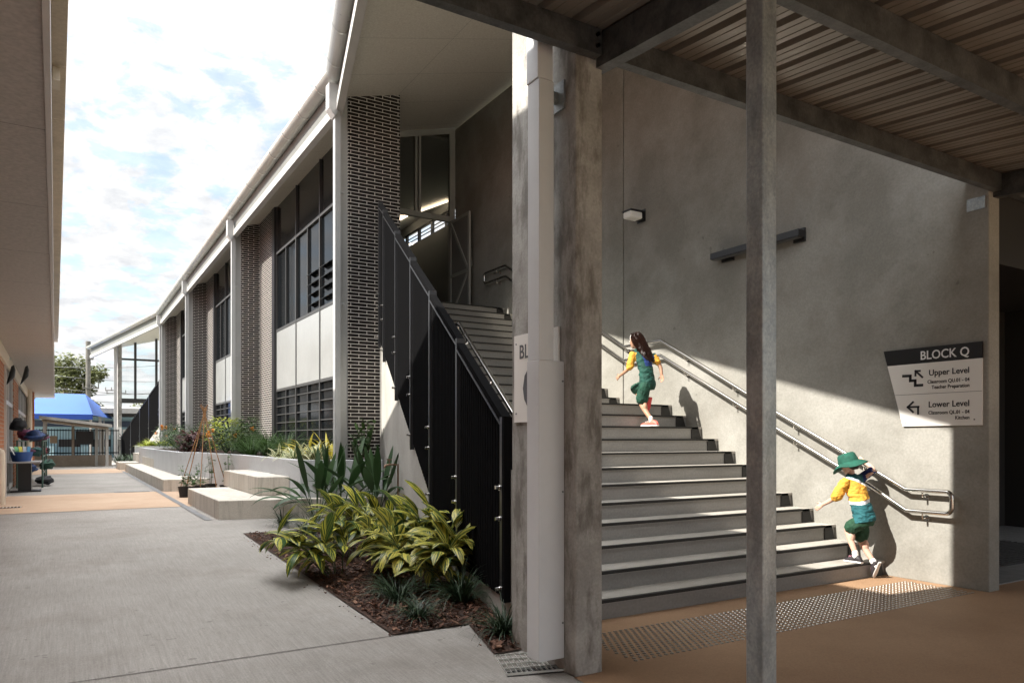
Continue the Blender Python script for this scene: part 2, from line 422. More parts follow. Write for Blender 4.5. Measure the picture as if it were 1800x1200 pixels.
def leafmat(name, dark, light, stripe=None, freq=9.0, amount=.5, rough=.45, edge=False, trans=.25):
    m, n, b = M(name); L = n.links.new
    g = n.nodes.new('ShaderNodeNewGeometry'); uv = n.nodes.new('ShaderNodeTexCoord')
    r = n.nodes.new('ShaderNodeMixRGB'); r.inputs[1].default_value = rgb(dark); r.inputs[2].default_value = rgb(light)
    L(g.outputs['Random Per Island'], r.inputs[0]); col = r.outputs[0]
    if stripe:
        sp = n.nodes.new('ShaderNodeSeparateXYZ'); L(uv.outputs['UV'], sp.inputs[0])
        # stripes run from the midrib outwards and towards the tip
        ab = n.nodes.new('ShaderNodeMath'); ab.operation = 'ABSOLUTE'
        sb = n.nodes.new('ShaderNodeMath'); sb.operation = 'SUBTRACT'; sb.inputs[1].default_value = .5; L(sp.outputs[0], sb.inputs[0]); L(sb.outputs[0], ab.inputs[0])
        if edge:
            x = n.nodes.new('ShaderNodeMath'); x.operation = 'MULTIPLY'; x.inputs[1].default_value = 1.0; L(ab.outputs[0], x.inputs[0]); fac = x.outputs[0]
            rp = n.nodes.new('ShaderNodeValToRGB'); rp.color_ramp.elements[0].position = .16; rp.color_ramp.elements[1].position = .26; L(fac, rp.inputs[0]); msk = rp.outputs[0]
        else:
            k = n.nodes.new('ShaderNodeMath'); k.operation = 'MULTIPLY'; k.inputs[1].default_value = 1.3; L(ab.outputs[0], k.inputs[0])
            d = n.nodes.new('ShaderNodeMath'); d.operation = 'SUBTRACT'; L(sp.outputs[1], d.inputs[0]); L(k.outputs[0], d.inputs[1])
            sg = n.nodes.new('ShaderNodeMath'); sg.operation = 'SIGN'; L(sb.outputs[0], sg.inputs[0])
            cm = n.nodes.new('ShaderNodeCombineXYZ'); L(d.outputs[0], cm.inputs[0]); L(sg.outputs[0], cm.inputs[1])
            rn = n.nodes.new('ShaderNodeMath'); rn.operation = 'MULTIPLY'; rn.inputs[1].default_value = 37.0; L(g.outputs['Random Per Island'], rn.inputs[0]); L(rn.outputs[0], cm.inputs[2])
            nz = n.nodes.new('ShaderNodeTexNoise'); nz.inputs['Scale'].default_value = freq; nz.inputs['Detail'].default_value = 3; L(cm.outputs[0], nz.inputs['Vector'])
            rp = n.nodes.new('ShaderNodeValToRGB'); rp.color_ramp.elements[0].position = amount-.03; rp.color_ramp.elements[1].position = amount+.03; L(nz.outputs['Fac'], rp.inputs[0]); msk = rp.outputs[0]
        mx = n.nodes.new('ShaderNodeMixRGB'); L(msk, mx.inputs[0]); L(col, mx.inputs[1]); mx.inputs[2].default_value = rgb(stripe); col = mx.outputs[0]
    L(col, b.inputs['Base Color']); b.inputs['Roughness'].default_value = rough
    b.inputs['Specular IOR Level'].default_value = .4
    tr = n.nodes.new('ShaderNodeBsdfTranslucent'); L(col, tr.inputs['Color'])
    ms = n.nodes.new('ShaderNodeMixShader'); ms.inputs[0].default_value = trans
    out = n.nodes['Material Output']; L(b.outputs[0], ms.inputs[1]); L(tr.outputs[0], ms.inputs[2]); L(ms.outputs[0], out.inputs['Surface'])
    return m
def glass_clear(name, tint=(.9,.93,.93), refl=.08):
    m, n, b = M(name); L = n.links.new
    tr = n.nodes.new('ShaderNodeBsdfTransparent'); tr.inputs[0].default_value = rgb(tint)
    gl = n.nodes.new('ShaderNodeBsdfGlossy'); gl.inputs['Roughness'].default_value = .02
    fr = n.nodes.new('ShaderNodeFresnel'); fr.inputs[0].default_value = 1.45
    ms = n.nodes.new('ShaderNodeMixShader'); L(fr.outputs[0], ms.inputs[0]); L(tr.outputs[0], ms.inputs[1]); L(gl.outputs[0], ms.inputs[2])
    L(ms.outputs[0], n.nodes['Material Output'].inputs['Surface'])
    return m

m_wall = noisy('cast_concrete_wall', (.215,.208,.184), (.30,.292,.265), .9, .82, .12, 45, stain=(.19,.172,.147), stain_scale=.9, stain_amt=.5, stain_stretch=(1,1,.7), scuff=(.37,.36,.33), lo=.40, hi=.60)
m_wall2 = noisy('cast_concrete_panel', (.235,.228,.20), (.315,.306,.275), 1.1, .82, .12, 45, stain=(.2,.182,.155), stain_scale=.8, stain_amt=.45, scuff=(.38,.37,.34), lo=.40, hi=.60)
m_pier = noisy('pier_concrete', (.28,.27,.25), (.40,.39,.365), 5, .85, .25, 60, stain=(.11,.098,.083), stain_scale=3.4, stain_amt=.72, stain_stretch=(2.2,2.2,.7), slo=.48, shi=.62)
m_side = noisy('side_wall_concrete', (.31,.297,.27), (.39,.375,.345), 1.6, .85, .15, 50, stain=(.33,.31,.28), stain_scale=1.2, stain_amt=.4, stain_stretch=(2,2,.3))
m_path = noisy('path_concrete', (.225,.21,.19), (.29,.272,.249), .55, .88, .2, 90, stain=(.145,.125,.108), stain_scale=.7, stain_amt=.5, specks=True, fineamt=.35, bdist=.004, broom=True)
m_orange = noisy('oxide_pavement', (.285,.172,.098), (.345,.218,.13), .9, .7, .15, 80, stain=(.22,.125,.07), stain_scale=.6, stain_amt=.55, fineamt=.3, bdist=.004)
m_oband = noisy('oxide_band', (.38,.265,.18), (.45,.33,.235), .8, .85, .15, 80, stain=(.32,.20,.125), stain_scale=.5, stain_amt=.5, bdist=.004)
m_seat = noisy('seat_concrete', (.47,.43,.37), (.56,.52,.46), 1.4, .85, .2, 70, stain=(.26,.235,.20), stain_scale=3.0, stain_amt=.7, stain_stretch=(3.5,3.5,.3))
m_planter = noisy('planter_paint', (.44,.45,.46), (.50,.51,.52), 1.5, .75, .1, 60)
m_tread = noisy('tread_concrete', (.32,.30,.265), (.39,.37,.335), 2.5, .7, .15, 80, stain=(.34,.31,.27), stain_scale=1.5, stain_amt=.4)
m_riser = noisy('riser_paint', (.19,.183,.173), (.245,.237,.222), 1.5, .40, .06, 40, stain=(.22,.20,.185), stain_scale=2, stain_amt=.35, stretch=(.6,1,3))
m_black = plain('nosing_black', (.012,.011,.010), .7)
m_brick = brick('dark_long_brick', (.010,.0085,.008), (.028,.023,.021), (.70,.66,.62), .308, .0632, .0062, .55)
m_obrick = brick('orange_brick', (.36,.13,.06), (.46,.19,.09), (.42,.33,.27), .24, .086, .008, .8)
m_white = noisy('white_metal', (.40,.41,.41), (.44,.445,.44), 3, .35, 0, 30, spec=.5, fineamt=.05)
m_fascia = noisy('fascia_white', (.40,.40,.385), (.44,.44,.425), 2, .45, 0, 30, fineamt=.06)
m_fweb = noisy('fascia_shade_grey', (.17,.175,.165), (.20,.205,.195), 2, .5, 0, 30, fineamt=.06)  # shade below the gutter painted in as a darker fascia web
m_gutter = noisy('zinc_gutter', (.42,.43,.41), (.47,.48,.455), 2, .30, 0, 30, metal=.1, fineamt=.1)
m_strapm = plain('zinc_strap', (.62,.63,.6), .3, .6)
m_downp = noisy('downpipe_cream', (.60,.62,.635), (.64,.66,.675), 2, .38, 0, 25, fineamt=.05)
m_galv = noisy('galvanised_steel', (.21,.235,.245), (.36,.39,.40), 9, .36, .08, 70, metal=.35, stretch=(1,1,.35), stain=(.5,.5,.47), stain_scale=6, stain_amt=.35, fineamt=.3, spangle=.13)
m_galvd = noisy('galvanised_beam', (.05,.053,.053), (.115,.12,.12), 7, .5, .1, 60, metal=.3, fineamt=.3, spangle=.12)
m_sheet = noisy('roof_sheet', (.20,.178,.148), (.24,.214,.18), 3, .34, .03, 40, metal=.25, stretch=(1,.1,1), fineamt=.1)
m_steel = plain('stainless', (.62,.60,.57), .22, 1.0)
m_stud = plain('stud_steel', (.33,.315,.295), .28, 1.0)
m_bal = plain('black_powdercoat', (.004,.004,.0045), .6, .0, .02)
def matte(name, c):
    m, n, b = M(name); d = n.nodes.new('ShaderNodeBsdfDiffuse'); d.inputs[0].default_value = rgb(c)
    n.links.new(d.outputs[0], n.nodes['Material Output'].inputs['Surface']); return m
m_bal = matte('black_slat_paint', (.0085,.0085,.009))
m_balp = plain('post_powdercoat', (.022,.022,.024), .32, .0, .5)
m_frame = plain('window_frame', (.06,.06,.06), .45, .2)
m_jamb = plain('dark_jamb', (.015,.015,.017), .4)
m_panel = noisy('spandrel_panel', (.25,.255,.25), (.27,.275,.27), 1, .22, 0, 10, fineamt=.03, spec=.5)
m_glass = plain('dark_glass', (.005,.006,.007), .10, 0, .09)
m_glass2 = plain('tinted_glass', (.022,.022,.022), .12, 0, .35)
m_clear = glass_clear('clear_glass')
m_sgrey = noisy('screen_frame_grey', (.34,.34,.32), (.38,.38,.36), 2, .5, 0, 20, fineamt=.05)
m_mesh = noisy('perforated_mesh', (.20,.20,.19), (.24,.24,.23), 2, .6, 0, 400, fineamt=.6)
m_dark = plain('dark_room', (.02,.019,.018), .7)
m_room = plain('room_paint', (.24,.25,.24), .7)
m_ceil = plain('room_ceiling', (.62,.63,.60), .7)
m_led = plain('led_diffuser', (1,.9,.75), .5, emit=(1,.80,.58), es=2.0)
m_signw = plain('sign_white', (.80,.78,.74), .4)
m_signk = plain('sign_black', (.014,.014,.015), .35)
m_letw = plain('letter_white', (.78,.78,.78), .5)
m_letk = plain('letter_black', (.03,.03,.035), .5)
m_letg = plain('letter_grey', (.11,.115,.125), .5)
m_lamp = plain('lamp_body', (.014,.014,.015), .35)
m_lens = plain('lamp_lens', (.75,.74,.70), .35)
m_cream = noisy('cream_paint', (.62,.54,.43), (.68,.60,.49), 2, .5, 0, 30, fineamt=.1)
m_lsoff = noisy('eave_board', (.50,.48,.46), (.55,.52,.49), 1.2, .4, .03, 20, fineamt=.08)
m_lgut = noisy('cream_gutter', (.50,.41,.30), (.58,.48,.36), 2.2, .55, .05, 30, stain=(.36,.27,.18), stain_scale=2.5, stain_amt=.4)
m_mott = noisy('weathered_valance', (.10,.085,.07), (.26,.22,.18), 6, .85, .3, 60)
m_tile = brick('roof_tile', (.24,.11,.08), (.30,.15,.11), (.12,.06,.05), .3, .34, .01, .8)
m_wframe = plain('white_joinery', (.62,.60,.58), .4)
m_soil = noisy('mulch_soil', (.028,.015,.010), (.075,.040,.026), 22, .95, .8, 90, bdist=.02)
m_drain = noisy('drain_grey', (.13,.13,.13), (.19,.19,.19), 8, .7, .1, 80)
m_joint = plain('joint_dark', (.07,.062,.055), .9)
def soffitmat(name, c, bw, bh, g=.004):
    m = brick(name, c, (c[0]*.97, c[1]*.97, c[2]*.97), (c[0]*.45, c[1]*.45, c[2]*.45), bw, bh, g, .5, 0.0, .15)
    return m
m_soff = soffitmat('soffit_board', (.56,.53,.465), 2.7, 1.35)
# ================================================================== SETTING
g = MB(); g.box(-400, 400, -300, 500, -1.2, -.06); struct(g.build('ground', noisy('far_ground', (.10,.11,.06), (.2,.18,.13), .3, .95, 0)))
ROWS = [-9, 3.8, 10.5, 58]
def strip(name, ys, xl, xr, dz, mat, kind='structure'):
    m = MB()
    for a, b in zip(ys[:-1], ys[1:]):
        p = [(xl(a), a, gz(a)+dz), (xr(a), a, gz(a)+dz), (xr(b), b, gz(b)+dz), (xl(b), b, gz(b)+dz)]
        m.add(p, [(0,1,2,3)])
    o = m.build(name, mat); struct(o, kind); return o
C = lambda v: (lambda y: v)
strip('path', [-9, 3.8, 4.8, 10.5, 58], C(-3.2), lambda y: 2.9 if y <= 4.8 else LX(y)+.1, 0, m_path)
pv = MB(); pv.add([(2.70,-9,.006),(16,-9,.006),(16,3.73,.006),(2.70,3.73,.006)], [(0,1,2,3)]); pv.add([(2.90,3.73,.006),(16,3.73,.006),(16,5.2,.006),(2.90,5.2,.006)], [(0,1,2,3)]); struct(pv.build('pavement', m_orange))
strip('pavement_band', [15.25, 19.92], C(-2.2), C(5), .006, m_oband)
strip('pavement_band', [31.6, 36.2], C(-2.2), C(5), .006, m_oband)
strip('drain_strip', [12.45, 33], C(1.88), C(1.99), .010, m_drain)
# control joints sawn in the concrete path
jm = MB()
for y, x0, x1 in ((5.10,-1.2,2.06),(12.43,-1.4,1.86),(0.6,-1.2,2.7),(24.0,-1.5,1.88),(28.0,-1.5,1.88)):
    z = gz(y) + .004
    jm.add([(x0,y-.005,z),(x1,y-.005,z),(x1,y+.005,z),(x0,y+.005,z)], [(0,1,2,3)])
struct(jm.build('path_joint', m_joint))
# planting bed of bark mulch
def bed_l(y): return 2.06 if y > 5.095 else 2.68 + (y-5.095)*(.19/.74)
def bed_r(y): return LX(y) - .004 if y > 4.8 else 2.86
bm_ = MB()
rows = [4.36, 4.7, 4.8, 5.09, 5.10, 6, 7, 8, 9, 9.9, 10.45]
for a, b in zip(rows[:-1], rows[1:]):
    ra = bed_r(a); rb = bed_r(b)
    if a < 5.095 and b > 5.095: continue
    bm_.add([(bed_l(a+1e-4),a,gz(a)+.012),(ra,a,gz(a)+.012),(rb,b,gz(b)+.012),(bed_l(b-1e-4),b,gz(b)+.012)], [(0,1,2,3)])
struct(bm_.build('garden_bed', m_soil))
chips = MB()
def in_bed(x, y):
    if y < 4.40 or y > 10.42: return False
    if y > 9.9 and y > 10.45 - (x-2.06)*.24: return False
    return bed_l(y)+.02 < x < bed_r(y)-.02
k = 0
while k < 5200:
    y = random.uniform(4.4, 10.4); x = random.uniform(2.06, 4.4)
    if not in_bed(x, y) or random.random() > (1.25 - (y-4.4)/7): continue
    a = random.uniform(0, math.pi); l = random.uniform(.012,.055)*(1.0 if random.random() < .93 else 1.7); w = l*random.uniform(.22,.5); t = random.uniform(-.5,.5)
    d = Vector((math.cos(a)*math.cos(t), math.sin(a)*math.cos(t), math.sin(t))); s2 = Vector((-math.sin(a), math.cos(a), random.uniform(-.4,.4)))
    c = Vector((x, y, gz(y) + .016 + random.uniform(0,.022)))
    c2 = d*l/2
    chips.obox(c - c2 - s2*w/2, d*l, s2*w, (0,0,.006))
    k += 1
for _ in range(40):      # a few chips kicked out onto the paving
    y = random.uniform(4.5, 10.2); x = bed_l(y) - abs(random.gauss(0, .05)) - .008
    a = random.uniform(0, math.pi); l = random.uniform(.010,.026); w = l*.35
    chips.obox((x, y, gz(y)+.003), (math.cos(a)*l, math.sin(a)*l, .002), (-math.sin(a)*w, math.cos(a)*w, 0), (0,0,.005))
mch, nch, bch = M('bark_chip')
gg = nch.nodes.new('ShaderNodeNewGeometry'); rr_ = nch.nodes.new('ShaderNodeValToRGB')
rr_.color_ramp.elements[0].color = (.022,.011,.007,1); rr_.color_ramp.elements[1].color = (.27,.15,.095,1)
e_ = rr_.color_ramp.elements.new(.55); e_.color = (.085,.036,.020,1); e_ = rr_.color_ramp.elements.new(.88); e_.color = (.13,.06,.033,1)
nch.links.new(gg.outputs['Random Per Island'], rr_.inputs[0]); nch.links.new(rr_.outputs[0], bch.inputs['Base Color']); bch.inputs['Roughness'].default_value = .85
struct(chips.build('bark_mulch', mch), 'stuff', 'red brown bark mulch spread over the garden bed')

# ================================================================== MAIN BUILDING
XF = 4.94                       # facade plane behind the brick fins
FY = [13.1, 22.7, 32.3, 41.9]   # near faces of the fins
def soff_z(x): return 7.70 + .27*(x - 4.33)
B = thing('school_building', 'long two storey school block with dark brick fins, grey framed windows and white raked eave', 'building', (6, 27, .2))
def wedge(m, x0, x1, y0, y1, z0, off=0.0, mi=0):      # box whose top follows the soffit
    p = [(x0,y0,z0),(x1,y0,z0),(x1,y1,z0),(x0,y1,z0),(x0,y0,soff_z(x0)-off),(x1,y0,soff_z(x1)-off),(x1,y1,soff_z(x1)-off),(x0,y1,soff_z(x0)-off)]
    m.add(p, [(0,3,2,1),(4,5,6,7),(0,1,5,4),(1,2,6,5),(2,3,7,6),(3,0,4,7)], mi)
for i, y in enumerate(FY):
    m = MB(); wedge(m, 4.42, 5.43 if i in (0, 3) else XF-.003, y, y+.25, .2)
    m.build('brick_fin', m_brick, B)
    m = MB(); wedge(m, 4.25, 4.417, y+.03, y+.22, .2); m.build('fin_flashing', m_white, B)
    # square downpipe with rainwater head
    dp = MB(); dp.box(4.12, 4.22, y-.17, y-.05, .9, 7.42)
    for z in (2.0, 3.9, 5.9): dp.box(4.221, 4.30, y-.15, y-.10, z, z+.035)
    dpo = dp.build('downpipe', m_white, B)
    h = MB()
    h.extr([(4.0, y-.21, 7.36),(4.0, y-.21, 7.80),(4.16, y-.21, 7.80),(4.16, y-.21, 7.30),(4.10,y-.21,7.22)], (0, .2, 0))
    h.build('rainwater_head', m_white, dpo)
# facade walls and windows, bay by bay
for i in range(3):
    ya, yb = FY[i]+.25, FY[i+1]
    m = MB(); wedge(m, XF, XF+.25, yb-1.6, yb, .2); m.build('brick_wall', m_brick, B)
    m = MB(); wedge(m, XF, XF+.25, ya, ya+1.35, .2); m.build('brick_wall', m_brick, B)
    y1 = yb-1.6; y0 = y1-.30
    m = MB(); wedge(m, XF-.02, XF+.25, y0, y1-.003, .2, .002); m.build('window_jamb', m_jamb, B)
    wy1 = y0; wy0 = ya+1.35; n3 = (wy1-wy0)/3
    wroot = MB(); zt = soff_z(5.02)
    X0, X1 = XF+.03, XF+.10
    def hb(z, h=.06): wroot.box(X0, X1, wy0, wy1-.002, z-h/2, z+h/2)
    for z in (1.03, 2.81, 4.45, 6.58): hb(z, .07)
    for k in range(4):
        yy = wy0 + n3*k; w = .06
        wroot.box(X0-.006, X1-.002, max(wy0, yy-w/2), min(wy1-.003, yy+w/2), 1.0, zt-.02)
    for k in range(3):
        yy = wy0 + n3*(k+.5)
        wroot.box(X0+.004, X1-.004, yy-.022, yy+.022, 1.066, 2.776); wroot.box(X0+.004, X1-.004, yy-.022, yy+.022, 4.484, 6.546)
    for k in range(1, 8):
        z = 1.03 + (2.81-1.03)/8*k
        wroot.box(X0+.012, X1-.012, wy0, wy1-.004, z-.012, z+.012)
    win = wroot.build('window', m_frame, B)
    for k in range(3):
        a, b = wy0+n3*k+.03, wy0+n3*(k+1)-.03
        MB().box(X0+.01, X0+.04, a, b, 2.846, 4.414).build('spandrel_panel', m_panel, win)
        MB().add([(X1-.03,a,6.62),(X1-.03,b,6.62),(X1-.03,b,zt),(X1-.03,a,zt)], [(0,1,2,3)]).build('pane', m_glass2, win)
        for q in range(2):
            c, d = a + (b-a)/2*q + .02*q, a + (b-a)/2*(q+1) - .02*(1-q)
            MB().add([(X1-.02,c,4.49),(X1-.02,d,4.49),(X1-.02,d,6.54),(X1-.02,c,6.54)], [(0,1,2,3)]).build('pane', m_glass, win)
            if i == 0 and (k, q) in ((0,0),(0,1),(1,0)):
                lv = MB()
                for z in range(4):
                    zz_ = 4.62 + z*.24
                    lv.obox((X1-.13, c+.08, zz_), (.13, 0, .07), (0, (d-c)-.16, 0), (-.004, 0, .008))
                lv.build('louvre_blade', plain('louvre_glass', (.05,.055,.06), .2) if 'louvre_glass' not in bpy.data.materials else bpy.data.materials['louvre_glass'], win)
            MB().add([(X1-.025,c,1.05),(X1-.025,d,1.05),(X1-.025,d,2.78),(X1-.025,c,2.78)], [(0,1,2,3)]).build('pane', m_glass, win)
    m = MB(); m.box(XF, XF+.25, wy0, wy1-.006, .2, .998); m.build('sill_wall', m_brick, B)
# dark interior mass so nothing shows through
m = MB(); wedge(m, 5.2, 12.5, 16.2, 41.0, .2, .3); 
core = MB(); wedge(core, 5.20, 9.0, 24.6, 41.6, .2, .3); wedge(core, 5.20, 9.0, 13.6, 24.55, .2, .3) if False else None
core.box(5.20, 9.6, 13.4, 24.55, .2, 4.0)
core.build('interior_core', m_dark, B)
wl = MB(); wl.box(5.20, 5.42, 13.4, 24.55, 4.01, 8.0); wl.build('party_wall', m_room, B)
# roof, soffit, fascia and gutter along the kinked eave
EP = [(1.563, 3.3), (3.97, 13.0), (3.97, MIR-13.0), (1.117, MIR-1.5)]
def eave(off):      # eave polyline moved inwards
    kx = off/math.cos(math.atan(.248))
    return [(EP[0][0]+kx, EP[0][1]), (EP[1][0]+off, EP[1][1]), (EP[2][0]+off, EP[2][1]), (EP[3][0]+kx, EP[3][1])]
def sheet(m, e, xr, dz, t, mi=0):
    for (xa, ya), (xb, yb) in zip(e[:-1], e[1:]):
        p = [(xa,ya,soff_z(xa)+dz),(xr,ya,soff_z(xr)+dz),(xr,yb,soff_z(xr)+dz),(xb,yb,soff_z(xb)+dz)]
        q = [(x,y,z+t) for x,y,z in p]
        m.add(p+q, [(0,3,2,1),(4,5,6,7),(0,1,5,4),(1,2,6,5),(2,3,7,6),(3,0,4,7)], mi)
m = MB(); sheet(m, eave(.272), 9.6, .0, .03); m.build('soffit', m_soff, B)
m = MB(); sheet(m, eave(.10), 9.8, .30, .08); m.build('roof', m_sheet, B)
def along(m, e, prof, dzf):
    """sweep a closed X-Z profile (offsets from the eave) along the eave polyline e"""
    for (xa, ya), (xb, yb) in zip(e[:-1], e[1:]):
        A = [(xa+px_, ya, dzf(xa)+pz_) for px_, pz_ in prof]; Bq = [(xb+px_, yb, dzf(xb)+pz_) for px_, pz_ in prof]
        n = len(prof)
        m.add(A+Bq, [(i, (i+1)%n, n+(i+1)%n, n+i) for i in range(n)] + [tuple(range(n-1,-1,-1)), tuple(range(n, 2*n))])
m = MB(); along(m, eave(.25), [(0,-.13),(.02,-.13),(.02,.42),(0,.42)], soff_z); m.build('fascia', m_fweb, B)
m = MB(); along(m, eave(.19), [(0,-.30),(.13,-.30),(.13,-.135),(0,-.135)], soff_z); m.build('eave_beam', m_fascia, B)
# half round gutter
gp = [(math.cos(a)*.15, math.sin(a)*.15) for a in [R(180+180*i/12) for i in range(13)]]
gp += [(math.cos(a)*.142, math.sin(a)*.142) for a in [R(360-180*i/12) for i in range(13)]]
gzf = lambda x: soff_z(x) + .40
m = MB(); along(m, eave(.14), gp, gzf); m.sm = [True]*len(m.sm)
gut = m.build('gutter', m_gutter, B)
for o_ in gut.data.polygons: o_.use_smooth = len(o_.vertices) == 4
e = eave(.14)
for (xa, ya), (xb, yb) in zip(e[:-1], e[1:]):
    n = max(1, int(math.hypot(xb-xa, yb-ya)/1.18))
    for i in range(n):
        t = (i+.5)/n; x, y = xa+(xb-xa)*t, ya+(yb-ya)*t
        d = Vector((xb-xa, yb-ya, soff_z(xb)-soff_z(xa))).normalized()
        st = MB()
        A = [Vector((x+math.cos(a)*.154, y, gzf(x)+math.sin(a)*.154)) for a in [R(180+180*j/10) for j in range(11)]]
        A2 = [p + Vector(((p.x-x)*.06, 0, (p.z-gzf(x))*.06)) for p in A]
        st.add([p - d*.022 for p in A2] + [p + d*.022 for p in A2], [(j, j+1, 12+j, 11+j) for j in range(10)], smooth=True)
        st.box(x+.14, x+.20, y-.015, y+.015, gzf(x)-.06, gzf(x)-.02)
        st.build('gutter_strap', m_strapm, gut)

# ------------------------------------------------------------------ near stair
ST = thing('staircase', 'wide grey concrete stair with dark nosings, climbing between the pier and the tall concrete wall', 'staircase', (5.3, 8.5, 0))
RZ, TR = .165, .30
XW = 7.63
def nose_y(k): return 4.80 + TR*(k-1) if k <= 12 else 9.30 + TR*(k-13)
def riser_end(m, k, x0, x1):  # black trapezoid at the wall end of each riser
    y = nose_y(k); z0 = (k-1)*RZ
    m.extr([(x0, y-.012, z0+.006),(x1, y-.012, z0+.006),(x1-.055, y-.012, z0+RZ-.001),(x0, y-.012, z0+RZ-.001)], (0, .011, 0))
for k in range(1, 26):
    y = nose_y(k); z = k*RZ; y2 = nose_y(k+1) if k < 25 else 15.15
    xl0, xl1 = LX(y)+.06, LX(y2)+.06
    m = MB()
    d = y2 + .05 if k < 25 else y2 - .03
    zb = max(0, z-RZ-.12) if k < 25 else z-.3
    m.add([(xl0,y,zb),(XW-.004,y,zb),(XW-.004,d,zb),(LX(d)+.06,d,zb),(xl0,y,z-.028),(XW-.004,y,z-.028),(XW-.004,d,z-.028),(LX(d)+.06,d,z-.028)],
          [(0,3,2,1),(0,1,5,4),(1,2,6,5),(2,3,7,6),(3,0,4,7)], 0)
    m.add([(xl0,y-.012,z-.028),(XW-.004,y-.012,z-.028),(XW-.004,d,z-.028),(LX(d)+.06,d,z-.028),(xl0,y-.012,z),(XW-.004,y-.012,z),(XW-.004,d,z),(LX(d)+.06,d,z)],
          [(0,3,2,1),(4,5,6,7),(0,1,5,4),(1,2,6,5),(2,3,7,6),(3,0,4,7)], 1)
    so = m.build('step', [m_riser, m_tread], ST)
    nz = MB(); nz.box(xl0+.01, XW-.20, y-.016, y+.028, z-.024, z+.0015); riser_end(nz, k, XW-.20, XW-.02)
    nz.build('nosing', m_black, so)
def side_wall(f, parent):
    ys = [4.8, 6.86, 7.89, 9.3, 10.66, 11.6, 13.08]
    m = MB()
    for a, b in zip(ys[:-1], ys[1:]):
        top = lambda y: max(.9, .95 + .507*(y-7.2))+.35
        P = [(LX(a)+.0,f(a),-.05),(LX(b)+.0,f(b),-.05),(LX(b),f(b),top(b)),(LX(a),f(a),top(a))]
        m.extr(P, (.18,0,0))
    m.build('side_wall', m_side, parent)
side_wall(lambda y: y, ST)
# ------------------------------------------------------------------ balustrade
PY = [4.92, 6.47, 7.89, 9.27, 10.72, 12.2, 12.86]
def rtop(y): return 1.56 + .525*(y-4.8)
def rbot(y): return max(.25, .76 + .507*(y-7.89))
def make_balustrade(label, f=lambda y: y, full=True):
    T = thing('balustrade', label, 'balustrade', (LX(8.5)-.03, f(8.5), .2), 'black slatted stair balustrades')
    sg = 1 if f(2) > f(1) else -1
    du = Vector((SK, sg*1.0, 0)).normalized(); nrm = Vector((-1, sg*SK, 0)).normalized()
    def P(y, o, z): return Vector((LX(y), f(y), z)) + nrm*o
    for a, b in zip(PY[:-1], PY[1:]):
        m = MB(); a2, b2 = a+.03, b-.03
        Ln = (b2-a2); nn = max(6, int(Ln/.075))
        for i in range(nn):
            ya, yb = a2 + Ln*i/nn, a2 + Ln*(i+1)/nn; yw = (yb-ya)
            # corrugated: rib out, rib in
            for q0, q1, o in ((0,.62,.026),(.62,1,.014)):
                c0, c1 = ya+yw*q0, ya+yw*q1
                m.add([P(c0,o,rbot(c0)),P(c1,o,rbot(c1)),P(c1,o,rtop(c1)-.03),P(c0,o,rtop(c0)-.03),
                       P(c0,.004,rbot(c0)),P(c1,.004,rbot(c1)),P(c1,.004,rtop(c1)-.03),P(c0,.004,rtop(c0)-.03)],
                      [(0,1,2,3),(4,7,6,5),(0,3,7,4),(1,5,6,2),(0,4,5,1),(3,2,6,7)])
        m.build('slat_panel', m_bal, T)
        m = MB(); r0, r1 = P(a+.0,.012,rtop(a)+.012), P(b,.012,rtop(b)-.03)
        m.bar(r0, r1, .075, .05); m.build('top_rail', m_balp if False else m_bal, T)
        # bright edge trim under the rail
        m = MB(); m.bar(P(a,.052,rtop(a)-.035), P(b,.052,rtop(b)-.075), .008, .018); m.build('rail_trim', m_balp, T)
    for i, y in enumerate(PY):
        m = MB(); w = .06
        b0 = rbot(y) - .12 if i else .24
        o0 = P(y, -.03, b0) - du*w/2
        m.obox(o0, du*w, nrm*.085, (0,0,rtop(y)+.03-b0)); po = m.build('post', m_balp, T)
        if i == 0:
            e_ = MB(); e_.obox(P(y,-.075,.24)-du*(w/2+.062), du*.06, nrm*.13, (0,0,rtop(y)+.03-.24)); e_.build('end_plate', m_bal, po)
        zs = (rbot(y)+.08, rbot(y)+.62, rbot(y)+.86)
        for z in zs:
            bo = MB(); c = P(y, .055, z) - du*.02*0; bo.tube([c, c+nrm*.045], .016, 8); bo.tube([c+nrm*.006, c+nrm*.014], .024, 8); bo.build('bolt', m_steel, po)
    return T
make_balustrade('tall black slatted balustrade flanking the near stair, rising behind the variegated garden plants')
# stainless handrail on the inside of the balustrade
def brackets(m, p, off, drop=.07):
    p = Vector(p); q = p + Vector((0,0,-drop)); w = q + Vector(off)
    m.tube([p, q, q + (w-q)*.5, w], .007, 6); m.tube([w - Vector(off).normalized()*.006, w], .034, 12)
hr = thing('handrail', 'single stainless handrail along the inside of the black balustrade', 'handrail', (LX(8)+.16, 8, 1.5))
m = MB(); off_ = .17
def onS2(u, v, o):
    r_ = ray(u, v); t_ = (SX0 + o - SK*SY0)/(r_.x - SK*r_.y); return Vector((0,0,HC)) + r_*t_
ha_, hb_2 = onS2(898, 719, off_), onS2(806, 568, off_)
q = [ha_ + (ha_-hb_2)*.35, hb_2]
hz_ = lambda y: ha_.z + (hb_2.z-ha_.z)*(y-ha_.y)/(hb_2.y-ha_.y)
r2 = q[1] + Vector((.0,.05,.0)); m.tube([q[0], q[1], q[1]+Vector((.03,.10,.0)), q[1]+Vector((.02,.10,-.16))], .022, 10); m.build('rail', m_steel, hr)
for y in (q[0].y+.3, (q[0].y+q[1].y)/2, q[1].y-.4): b_ = MB(); brackets(b_, (LX(y)+off_, y, hz_(y)), (-.13,0,0)); b_.build('bracket', m_steel, hr)

